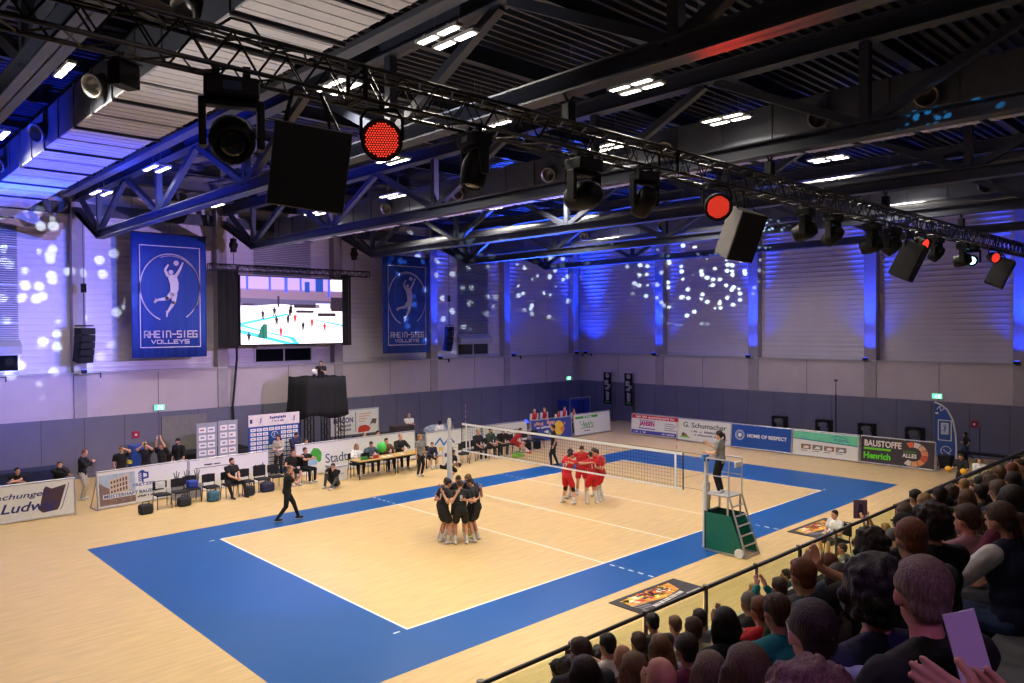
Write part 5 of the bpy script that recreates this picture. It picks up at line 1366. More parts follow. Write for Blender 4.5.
    # ---- hair
    hs = g('hair', 'short'); hm = HAIR[g('hc', 'brown')]
    if hs != 'bald':
        m_ = MB(); k = {'short': .0, 'crop': -.005, 'curly': .022, 'afro': .04}.get(hs, .008)
        m_.ell(H((0, -.026, .045 + k * .3)), (.080 + k, .095 + k, .088 + k), RH, 16, 10)
        if hs != 'crop': m_.ell(H((0, .030, .080 + k * .5)), (.062 + k * .7, .045 + k * .5, .032 + k * .5), RH, 12, 6)
        m_.ell(H((0, -.066, -.012)), (.064 + k * .8, .042 + k * .8, .056 + k * .6), RH, 12, 8)
        for q in (-1, 1): m_.ell(H((q * .070, -.01, .038)), (.014 + k * .6, .038 + k * .5, .035 + k * .6), RH, 8, 6)
        rnd = random.Random(g('seed', 1))
        if hs in ('curly', 'afro'):
            for _ in range(60):
                th = rnd.random() * 2 * PI; z_ = rnd.uniform(-.75, 1); r_ = math.sqrt(1 - z_ * z_)
                q = V((r_ * math.cos(th) * (.083 + k), r_ * math.sin(th) * (.098 + k) - .025, z_ * (.092 + k) + .04))
                if q.y > .05 and q.z < .06: continue
                m_.ell(H(q), (.022,) * 3, None, 6, 5)
        if hs in ('long', 'bob'):
            L = .30 if hs == 'long' else .15
            for q in range(-3, 4):
                a = q / 3.0; st = V((a * .078, -.075 + .055 * abs(a) ** 2, .03)); en = neck + RS @ V((a * .10, -.09 + .05 * abs(a), -L + .14)) if hs == 'long' else H((a * .088, -.07 + .06 * abs(a), -.13))
                m_.cap(H(st), (H(st) + en) / 2 + RS @ V((a * .012, -.012, 0)), .034, .036, 8); m_.cap((H(st) + en) / 2 + RS @ V((a * .012, -.012, 0)), en, .036, .02, 8)
        if hs in ('pony', 'bun'):
            m_.cap(H((0, -.10, .05)), H((0, -.155, .03)), .026, .034, 8)
            if hs == 'pony': m_.cap(H((0, -.155, .03)), H((0, -.17, -.07)), .036, .03, 8); m_.cap(H((0, -.17, -.07)), H((0, -.145, -.17)), .03, .01, 8)
            else: m_.ell(H((0, -.135, .05)), (.045,) * 3, None, 8, 6)
        remesh(obj('hair', m_, hm, t, smooth=True, fix=False), max(.009, vox * .75), 1)
    if g('beard'):
        m_ = MB().ell(H((0, .035, -.075)), (.052, .052, .045), RH, 12, 8).ell(H((-.055, .012, -.035)), (.012, .03, .04), RH, 8, 6).ell(H((.055, .012, -.035)), (.012, .03, .04), RH, 8, 6)
        obj('beard', m_, hm, t, smooth=True, fix=False)
    if g('cap'):
        m_ = MB().ell(H((0, -.015, .06)), (.088, .104, .075), RH, 16, 8)
        m_.ell(H((0, .10, .055)), (.06, .06, .010), RH, 12, 6); obj('cap', m_, g('cap'), t, smooth=True, fix=False)
    if g('glasses'):
        m_ = MB()
        for q in (-1, 1): m_.ring([H((q * .033 + .02 * math.cos(a), .094, .008 + .016 * math.sin(a))) for a in np.linspace(0, 2 * PI, 11)], .0022, 4, False); m_.cyl(H((q * .053, .09, .01)), H((q * .08, 0.0, .005)), .0022, 4)
        m_.cyl(H((-.012, .095, .01)), H((.012, .095, .01)), .0022, 4); obj('glasses', m_, g('glasses_m', M_alum), t, fix=False)
    # ---- shirt
    sh_m = g('shirt', CL['black']); sl = g('sleeve', .55); e = g('loose', .014)
    m_ = MB(); torso(m_, e); hem = g('hem', .0)
    m_.ell(S((0, 0, -.03 - hem)), (.165 * fat + e, .125 * fat + e, .10), RS, nf, 8)
    for (a_, e_, w_, q) in ((shL, eL, wL, -1), (shR, eR, wR, 1)):
        if sl > 0:
            f1 = min(1, sl); m_.cap(a_, a_.lerp(e_, f1), .062 + e, .058 + e * .9, 8)
        if sl > 1: m_.cap(e_, e_.lerp(w_, min(1, sl - 1) * .95), .044 + e, .032 + e * .8, 8)
    if g('hood'): m_.ell(S((0, -.07, .49)), (.11, .075, .06), RS, 10, 6)
    remesh(obj(g('shirtname', 'shirt'), m_, sh_m, t, smooth=True, fix=False), vox)
    if g('sleeves_m'):
        m_ = MB()
        for (a_, e_, w_, q) in ((shL, eL, wL, -1), (shR, eR, wR, 1)):
            m_.cap(a_, e_, .064 + e, .058 + e * .9, 8)
            if g('sleeves_l', 1) > 0: m_.cap(e_, e_.lerp(w_, .93), .046 + e, .034 + e * .8, 8)
        remesh(obj('sleeves', m_, g('sleeves_m'), t, smooth=True, fix=False), vox)
    if g('collar'):
        obj('collar', MB().ring([neck + RS @ V((.062 * math.cos(a), .062 * math.sin(a), .005 + .012 * math.sin(a))) for a in np.linspace(0, 2 * PI, 17)], .014, 6, False), g('collar'), t, smooth=True, fix=False)
    # ---- legs clothing
    pl = g('pants', 2.0); pm_ = g('pantsm', CL['black']); m_ = MB()
    if pl > 0:
        m_.ell(S((0, 0, -.01)), (.158 * fat, .122 * fat, .12), RS, nf, 8)
        for (h_, k_, f_) in ((hL, kL, fL), (hR, kR, fR)):
            f1 = min(1, pl); lo = .044 if pl < 1 else .010
            m_.cap(h_, h_.lerp(k_, f1), .102, .064 + lo, 8)
            if pl > 1: m_.cap(k_, k_.lerp(f_, min(1, pl - 1) * .98), .068, .050, 8)
        remesh(obj('shorts' if pl < 1 else 'trousers', m_, pm_, t, smooth=True, fix=False), vox)
    # ---- shoes, socks, pads
    shm = g('shoe', M_shoe_w)
    for f_, d_ in ((fL, dL), (fR, dR)):
        d0 = V((d_.x, d_.y, 0)).normalized() if abs(d_.z) < .9 else V((0, 1, 0))
        dn = V((0, 0, 1)) if g('flatfoot', True) else V((0, 0, 1))
        m_ = MB().cap(f_ - d_ * .05 - dn * .042, f_ + d_ * .13 - dn * .052, .042, .036, 10).cap(f_ - dn * .01, f_ - dn * .04, .044, .044, 8)
        o = obj('shoe', m_, shm, t, smooth=True, fix=False); remesh(o, .012, 2)
        if g('sole', False): obj('sole', MB().box(f_ + d_ * .04 - dn * .084, (.08, .26, .014), Matrix.Rotation(math.atan2(-d_.x, d_.y), 3, 'Z')), M_sole, o)
        if g('sock', True) and pl < 1.5:
            k_ = kL if (f_ - fL).length < 1e-6 else kR
            obj('sock', MB().cap(f_, f_.lerp(k_, g('sockh', .30)), .044, .058 if g('sockh', .3) > .4 else .050, 8), g('sockm', CL['white']), t, smooth=True, fix=False)
    if g('kneepads'):
        for k_, f_, h_ in ((kL, fL, hL), (kR, fR, hR)):
            obj('knee_pad', MB().cap(k_.lerp(h_, .18), k_.lerp(f_, .16), .066, .064, 10), g('kneepads'), t, smooth=True, fix=False)
    if g('number'):
        o = text('shirt_number', g('number'), (-.08 if len(g('number')) > 1 else -.035, .24, .16 if len(g('number')) > 1 else .07, .15), g('nm', M_line), None, y=0, bold=.03, depth=.004)
        off = -(.135 + e)
        for v in o.data.vertices:
            q = v.co; bx = -q.x if True else q.x
            p = S((-q.x if False else q.x, off + .9 * q.x * q.x + (.004 * (q.y / .004) if 0 else 0) - q.y * 0, q.z)); v.co = p
        o.parent = t
    return t

def seated(**k):
    """sitting on a 0.45 m seat"""
    d = dict(hip=(0, 0, .55), footL=(-.13, .42, .09), footR=(.13, .42, .09), kneeL=(-.1, .3, 1), kneeR=(.1, .3, 1), lean=.08, handL=(-.12, .34, .62), handR=(.12, .34, .62), elbL=(-1, -.6, -.5), elbR=(1, -.6, -.5))
    d.update(k); return d
CLAPC = dict(handrel=True, handL=(-.24, .30, .50), handR=(-.15, .33, .52), fingL=(.1, .3, .95), fingR=(-.05, .3, .95), palmL=(1, .2, 0), palmR=(-1, -.2, 0), elbL=(-.8, .1, -1), elbR=(.6, .3, -1), curl=.12)
CLAP = dict(handrel=True, handL=(-.045, .36, .36), handR=(.045, .36, .38), fingL=(.15, .5, .85), fingR=(-.15, .5, .85), palmL=(1, 0, 0), palmR=(-1, 0, 0), elbL=(-.8, .1, -1), elbR=(.8, .1, -1), curl=.12)
def W(d_, **k):
    o = dict(d_); o.update(k); return o
def face_to(x, y, tx, ty): return math.atan2(-(tx - x), ty - y)
SH = dict(vox=.015)

# ---- black team in a huddle
hud = [(4.22, 4.22, dict(hc='dark', s=1.04, number='9', shoe=M_shoe_w)), (4.47, 3.82, dict(hc='brown', s=1.03, number='1')), (4.95, 3.78, dict(hc='brown', s=1.04, shoe=M_shoe_w, number='4')), (5.18, 4.16, dict(hc='lightbrown', s=1.07, shoe=M_shoe_y, number='5', kneepads=M_kneew)),
       (5.02, 4.6, dict(hc='dark', s=1.03, number='7')), (4.5, 4.66, dict(hc='brown', s=1.02))]
hl = ['black kit player at the left side of the huddle, arm on the front player', 'black kit player with back to the camera, left front one', 'black kit player with back to the camera, right of the two front ones', 'light-haired black kit player at the right of the huddle with yellow shoes',
      'black kit player at the back right of the huddle, mostly hidden', 'dark-haired black kit player at the back left of the huddle, face visible']
def huddle(lst, labels, shirt, pants, group, hx, hy, extra):
    n = len(lst)
    for i, (x, y, d_) in enumerate(lst):
        rz = face_to(x, y, hx, hy); s_ = d_.get('s', 1.0)
        def loc(px, py, pz):
            dx, dy = px - x, py - y; c_, q_ = math.cos(-rz), math.sin(-rz)
            return ((dx * c_ - dy * q_) / s_, (dx * q_ + dy * c_) / s_, pz / s_)
        nb = sorted([j for j in range(n) if j != i], key=lambda j: (lst[j][0] - x) ** 2 + (lst[j][1] - y) ** 2)
        cand = [(loc(lst[j][0], lst[j][1], 1.42), j) for j in nb]
        L = min([c for c in cand if c[0][0] < -.05], key=lambda c: c[0][0] ** 2 + c[0][1] ** 2, default=(((-.3, .3, 1.3)), 0))[0]
        R = min([c for c in cand if c[0][0] > .05], key=lambda c: c[0][0] ** 2 + c[0][1] ** 2, default=(((.3, .3, 1.3)), 0))[0]
        zl = 1.36 if i % 2 else 1.18
        P = dict(lean=.20, hip=(0, -.04, .92), handL=(L[0] * 1.12, L[1] - .16, zl), handR=(R[0] * 1.12, R[1] - .16, 2.54 - zl), elbL=(-.5, -.4, -1), elbR=(.5, -.4, -1), footL=(-.15, -.02 + .06 * (i % 2), .09), footR=(.15, -.02, .09), hpitch=.45,
                 shirt=shirt, pants=.66, pantsm=pants, sleeve=.45, fat=.98, curl=.25, palmL=(.3, .6, .4), palmR=(-.3, .6, .4), **SH)
        P.update(extra); P.update(d_)
        person((x, y, 0), rz, labels[i], P, group=group)
huddle(hud, hl, CL['blackshiny'], CL['blackshiny'], 'black kit players in their huddle', 4.72, 4.2, {})
rh = [(10.08, 5.02, dict(hc='dark', number='17', kneepads=M_strap, s=1.03, footL=(-.22, -.02, .09), footR=(.22, 0, .09))), (10.62, 4.42, dict(hc='dark', number='11', s=1.03, sockh=.75)), (11.15, 4.50, dict(hc='black', s=1.05, number='8', sockh=.7, kneepads=M_kneew)),
      (11.55, 5.0, dict(hc='brown', s=1.03)), (11.45, 5.62, dict(hc='dark', s=1.04)), (10.72, 5.66, dict(hc='dark', s=1.02))]
rl = ['red kit player number 17 with black knee pads, left in the red huddle', 'red kit player number 11 with back to the camera and long white socks', 'red kit player right of number 11, white knee pads, head turned in', 'red kit player at the right back of the red huddle, half hidden', 'dark-haired red kit player at the back of the red huddle', 'dark-haired red kit player facing the camera behind number 17']
huddle(rh, rl, CL['red'], CL['red'], 'red kit players in their huddle', 10.9, 5.05, {})

# ---- officials and staff on the floor
person((8.98, -1.42, 1.52), face_to(8.9, -1.4, 8.4, 2), 'umpire with ponytail, grey polo and black trousers standing on the green umpire stand', dict(female=True, hair='pony', hc='dark', shirt=CL['grey'], s=.95, handL=(-.26, .30, 1.12), handR=(.10, .42, 1.32), hpitch=.05, **SH))
person((2.30, 9.60, 0), face_to(0, 0, 1.0, -.35), 'coach in black clapping while walking along the blue side zone', W(CLAP, hc='greybrown', hair='crop', lean=.1, footL=(-.08, .34, .09), footR=(.1, -.30, .11), kneeR=(.1, 1, .2), hip=(0, 0, .89), s=1.02, shoe=M_shoe_b, sole=True, shirt=CL['black'], hpitch=.1, **SH))
person((2.42, 14.1, 0), PI + .25, 'bearded coach in black polo sitting on the bench with hands folded', seated(hc='dark', beard=True, lean=.18, handL=(-.05, .42, .66), handR=(.05, .42, .66), footL=(-.22, .52, .09), footR=(.20, .38, .09), kneeL=(-.5, .3, 1), kneeR=(.5, .3, 1), s=1.05, shoe=M_shoe_b, shirt=CL['black'], sleeve=.5, fat=1.08, **SH))
person((9.45, 12.45, 0), PI + .1, 'second official in grey polo and black trousers standing by the scorers table', dict(female=True, hc='blond', hair='pony', shirt=CL['grey'], s=.97, **SH))
person((14.8, 10.15, 0), face_to(0, 0, -.6, 1) + .2, 'line official in black with one arm raised behind the net', dict(hc='dark', shirt=CL['black'], handR=(.22, .25, 1.85), elbR=(1, 0, -.3), handL=(-.32, .0, .9), s=1.03, footL=(-.2, .1, .09), footR=(.16, -.15, .09), shoe=M_shoe_b, **SH))
# behind the boards, left
LB = dict(pants=2.0, **SH)
person((-3.62, 15.95, 0), PI - .25, 'dark-haired player in black tee leaning on the Ludwig board', dict(hc='black', lean=.55, hip=(0, -.35, .88), handL=(.12, .28, 1.18), handR=(-.12, .26, 1.16), elbL=(-1, .3, -.2), elbR=(1, .3, -.2), footL=(-.15, -.4, .09), footR=(.15, -.4, .09), hyaw=.5, **LB))
person((-2.40, 16.05, 0), PI - .1, 'player in black hoodie leaning on the Ludwig board with chin on hand', dict(hc='brown', lean=.42, hip=(0, -.3, .88), handL=(-.02, .16, 1.42), handR=(-.30, .32, 1.16), elbL=(-1, .3, -1), elbR=(1, .4, -.4), footL=(-.15, -.3, .09), footR=(.15, -.3, .09), sleeve=2, hood=True, **LB))
person((-1.45, 17.3, 0), face_to(0, 0, 1, -.6), 'man in black sweatshirt and light trousers looking at his phone behind the board gap', W(LB, hc='red', hair='crop', sleeve=2, pantsm=CL['beige'], handL=(-.06, .30, 1.30), handR=(.10, .34, 1.28), hpitch=.4, elbL=(-1, -.4, -1), elbR=(1, -.4, -1), s=1.03))
person((-.15, 17.4, 0), PI - .3, 'player in black kit holding one hand to his forehead behind the photo board', W(LB, hc='brown', handL=(-.04, .16, 1.66), elbL=(-1, .4, -.2), handR=(.22, .18, 1.0), number=None))
person((.78, 17.7, 0), PI - .5, 'player in black kit clapping hands at face height, left of the clapping pair', W(LB, hc='dark', handL=(-.05, .26, 1.66), handR=(.05, .26, 1.66), elbL=(-1, .2, -.6), elbR=(1, .2, -.6), fingL=(0, .2, 1), fingR=(0, .2, 1), palmL=(1, 0, 0), palmR=(-1, 0, 0)))
person((1.2, 17.25, 0), PI - .8, 'player in black kit clapping with both arms raised high, right of the clapping pair', W(LB, hc='brown', handL=(-.03, .22, 1.95), handR=(.07, .22, 1.95), elbL=(-1, .4, -.2), elbR=(1, .4, -.2), fingL=(0, .1, 1), fingR=(0, .1, 1)))
person((2.0, 17.8, 0), PI - 1.0, 'man in black with cap and khaki shorts standing left of the roll-ups', W(LB, hc='dark', cap=cloth('black'), sleeve=1.2, pants=.95, pantsm=CL['beige'], s=1.02, beard=True))
person((5.45, 16.5, 0), PI - .8, 'woman with long brown hair in a light top standing before the press backdrop', W(LB, female=True, hair='long', hc='brown', shirt=CL['beige'], sleeve=2, s=.98, hpitch=.1, handL=(-.1, .3, 1.1), handR=(.1, .3, 1.1)))
person((6.15, 16.5, 0), PI + .2, 'man in dark sweater looking down in front of the press backdrop', W(LB, hc='dark', shirt=CL['navy'], sleeve=2, hpitch=.5, handL=(-.1, .3, 1.1), handR=(.1, .3, 1.1)))
person((5.05, 14.6, 0), PI - .1, 'player in black kit seated behind the clapping coach, hand at face', seated(hc='dark', handL=(-.08, .2, 1.1), handR=(.15, .3, .7), shirt=CL['black'], pants=.8, sleeve=.4, **SH))
person((5.6, 14.7, 0), PI + .3, 'player in black seated behind the coach, arms stretched forward', seated(hc='brown', handL=(-.1, .5, .95), handR=(.1, .5, .95), shirt=CL['black'], sleeve=.5, **SH))
person((6.0, 13.05, 0), PI / 2 + .5, 'photographer in black sitting on the floor with camera raised, right of the coach', dict(hip=(0, 0, .14), lean=.25, footL=(-.2, .62, .09), footR=(.2, .42, .09), kneeL=(-.4, .2, 1), kneeR=(.4, .2, 1), handL=(-.09, .34, .62), handR=(.09, .30, .60), hc='dark', hpitch=.2, sleeve=2, shirt=CL['black'], pantsm=CL['darkgrey'], **SH))
cmr = empty('photo_camera', (5.66, 12.88, .70), PI / 2 + .5, 'black camera with long lens held by the sitting photographer', 'camera')
obj('camera_body', MB().box((0, 0, 0), (.15, .09, .11)), M_black, cmr, bevel=.01); obj('lens_barrel', MB().cyl((0, .04, 0), (0, .25, 0), .045, 14), M_blackm, cmr); obj('lens_glass', MB().cyl((0, .25, 0), (0, .255, 0), .04, 14), M_lens, cmr)
person((6.75, 16.75, 0), PI, 'man in navy jacket seated behind the cloth board left of the tower legs', seated(hc='brown', shirt=CL['navy'], sleeve=2, **SH))
# scorers
person((7.75, 14.45, 0), PI - .05, 'blond woman in white jumper at the left end of the scorers table', seated(female=True, hair='bob', hc='blond', shirt=CL['white'], sleeve=2, handL=(-.15, .42, .80), handR=(.15, .42, .80), s=.95, pantsm=CL['black'], **SH))
person((8.45, 14.5, 0), PI, 'scorer in steel blue jacket, second at the scorers table', seated(hc='brown', shirt=CL['steel'], sleeve=2, handL=(-.15, .42, .80), handR=(.15, .42, .80), hpitch=.3, s=.97, **SH))
person((9.25, 14.55, 0), PI, 'scorer in brown pullover, third at the scorers table', seated(hc='dark', shirt=CL['brown'], sleeve=2, handL=(-.15, .42, .80), handR=(.15, .42, .80), **SH))
person((9.95, 14.55, 0), PI - .1, 'large scorer in black hoodie with white print, right end of the scorers table', seated(hc='greybrown', hair='crop', shirt=CL['black'], sleeve=2, handL=(-.15, .42, .80), handR=(.15, .42, .80), s=1.08, fat=1.15, number=None, **SH))
person((9.55, 16.7, 0), PI, 'grey-haired man in navy jacket seated under the raised board, left one', seated(hc='greybrown', hair='crop', shirt=CL['navy'], sleeve=2, handL=(-.05, .28, .95), **SH))
person((10.3, 16.8, 0), PI + .1, 'man in navy jacket seated under the raised board, right one', seated(hc='dark', shirt=CL['navy'], sleeve=2, **SH))
person((13.4, 18.7, 0), PI - .2, 'man in white polo with crossed arms standing behind the boards', dict(hc='greybrown', hair='crop', shirt=CL['white'], handL=(.12, .2, 1.22), handR=(-.12, .22, 1.16), elbL=(-1, .2, -.5), elbR=(1, .2, -.5), pantsm=CL['black'], **SH))
person((13.5, 16.35, 0), PI - .3, 'person with long dark hair in white standing behind the far net post', dict(female=True, hair='long', hc='black', shirt=CL['white'], sleeve=1.6, s=.9, hyaw=2.4, **SH))
person((10.85, 13.6, 0), PI - .2, 'ball kid in navy sitting by the table with hands clasped', seated(hc='brown', shirt=CL['navy'], sleeve=2, pants=.85, pantsm=CL['black'], s=.86, handL=(-.05, .45, .62), handR=(.05, .45, .62), lean=.4, **SH))
person((10.0, 11.2, 0), face_to(0, 0, 1, .1), 'ball kid in black crouching forward beside the far net post', dict(hc='brown', lean=.6, hip=(0, -.1, .62), footL=(-.12, .05, .09), footR=(.12, -.12, .09), handL=(-.1, .42, .55), handR=(.12, .40, .52), s=.85, pants=.9, pantsm=CL['black'], sleeve=.6, **SH))
# far bench behind the net
for x, y, r_, d_, lb in [(13.55, 13.7, PI, dict(hc='blond', hair='crop', shirt=CL['black']), 'fair-haired man in dark tracksuit, first on the far bench'),
                         (14.35, 13.75, PI + .1, dict(hc='dark', shirt=CL['green'], beard=True), 'dark-haired man in dark green polo, second on the far bench'),
                         (15.1, 13.8, PI - .4, dict(hc='brown', shirt=CL['black'], lean=.5), 'man in black bending forward, third on the far bench')]:
    person((x, y, 0), r_, lb, seated(sleeve=1.0, s=1.02, **SH, **d_))
person((15.9, 13.85, 0), PI + .6, 'player in red and white leaning forward with bare legs on the far bench', seated(hc='brown', shirt=CL['red'], pants=.7, pantsm=CL['red'], lean=.7, shoe=mat('shoe_red', (200, 50, 40)), handL=(-.2, .5, .5), handR=(.2, .5, .5), footL=(-.2, .7, .09), footR=(.1, .75, .09), **SH))
for k, (x, y, h_, lb) in enumerate([(19.7, 16.3, .93, 'first from the left'), (20.45, 16.3, .93, 'second from the left'), (21.2, 16.0, .84, 'third from the left, a smaller one'), (21.75, 16.1, .93, 'fourth from the left'), (22.35, 15.95, .84, 'fifth, beside the blue mats')]):
    person((x, y, 0), PI - .2 + .1 * k, 'supporter in red vest with white sleeves, ' + lb, dict(hc=['grey', 'blond', 'brown', 'dark', 'brown'][k], hair=['crop', 'short', 'bob', 'short', 'bob'][k], shirt=CL['red'], sleeve=0, sleeves_m=CL['white'], sleeves_l=0, lean=.2, handL=(-.1, .32, 1.08), handR=(.12, .3, 1.1), s=h_ * 1.03, **SH), group='red vested supporters')
    sp_ = COL.objects
# man on the tower
person((8.6, 18.7, 2.88), face_to(0, 0, -.8, -1), 'cameraman in dark clothes on top of the black tower', dict(hc='dark', shirt=CL['black'], s=.93, handL=(-.12, .36, 1.25), handR=(.14, .34, 1.25), hpitch=.1, **SH))
cm = empty('video_camera', (8.3, 18.25, 2.88), face_to(0, 0, -.8, -1), 'video camera on a tripod at the cameraman on the tower', 'camera')
obj('camera_body', MB().box((0, 0, 1.28), (.14, .34, .16)), M_black, cm, bevel=.02); obj('lens_barrel', MB().cyl((0, .17, 1.28), (0, .3, 1.28), .05, 12), M_blackm, cm)
for a in (0, 2.1, 4.2): obj('tripod_leg', MB().cyl((0, 0, 1.2), (.3 * math.cos(a), .3 * math.sin(a), .0), .014, 6), M_blackm, cm)
# near the end line, right
person((20.4, -3.8, 0), face_to(0, 0, -1, .3), 'ball kid in black holding two yellow balls by the balustrade', dict(hc='dark', s=.88, handL=(-.29, .30, 1.0), handR=(.29, .30, 1.0), sleeve=.7, pants=.8, hpitch=.3, **SH))
for q, lb in ((-.27, 'left'), (.27, 'right')):
    bx_, by_ = 20.4, -3.8
    rz = face_to(0, 0, -1, .3); lx, ly = q, .32
    o = small('volleyball', MB().ell((bx_ + lx * math.cos(rz) - ly * math.sin(rz), by_ + lx * math.sin(rz) + ly * math.cos(rz), .95), (.105, .105, .105), n=18, m=12), mat('ball_yellow', (236, 176, 30), .5), 'yellow volleyball in the %s hand of the ball kid' % lb, 'ball', smooth=True); o['group'] = 'yellow volleyballs'
person((21.9, -3.95, 0), face_to(0, 0, -1, -.2), 'child in white and grey sweater crouching behind the ball kid', dict(hc='brown', hip=(0, -.05, .62), footL=(-.12, .1, .09), footR=(.12, -.1, .09), kneeL=(0, 1, .5), kneeR=(0, 1, .5), lean=.35, s=.88, sleeve=2, shirt=CL['white'], handL=(-.1, .4, .5), handR=(.1, .4, .5), **SH))
person((28.4, -1.65, 0), face_to(0, 0, -.1, 1), 'child in dark shirt and jeans running along the end wall', dict(hc='dark', s=.74, female=True, hair='bob', footL=(-.08, .42, .12), footR=(.1, -.38, .14), hip=(0, 0, .88), pantsm=CL['jeans'], sleeve=1.0, handL=(-.2, -.15, 1.0), handR=(.2, .2, 1.05), shoe=M_shoe_w, **SH))
chair(10.45, -3.85, face_to(0, 0, -.9, .4), 'black chair under the boy sitting by the farther floor mat', group='chairs before the balustrade')
person((10.45, -3.85, 0), face_to(0, 0, -.9, .4), 'boy in white and black shirt with bare legs sitting beyond the handrail', seated(hc='dark', shirt=CL['white'], sleeve=.6, pants=.8, pantsm=CL['darkgrey'], shoe=M_shoe_w, s=.93, lean=.12, handL=(-.1, .3, .66), handR=(.1, .32, .66), **SH))

# ================================================================== SPECTATORS
cloth('purple', (90, 60, 96))
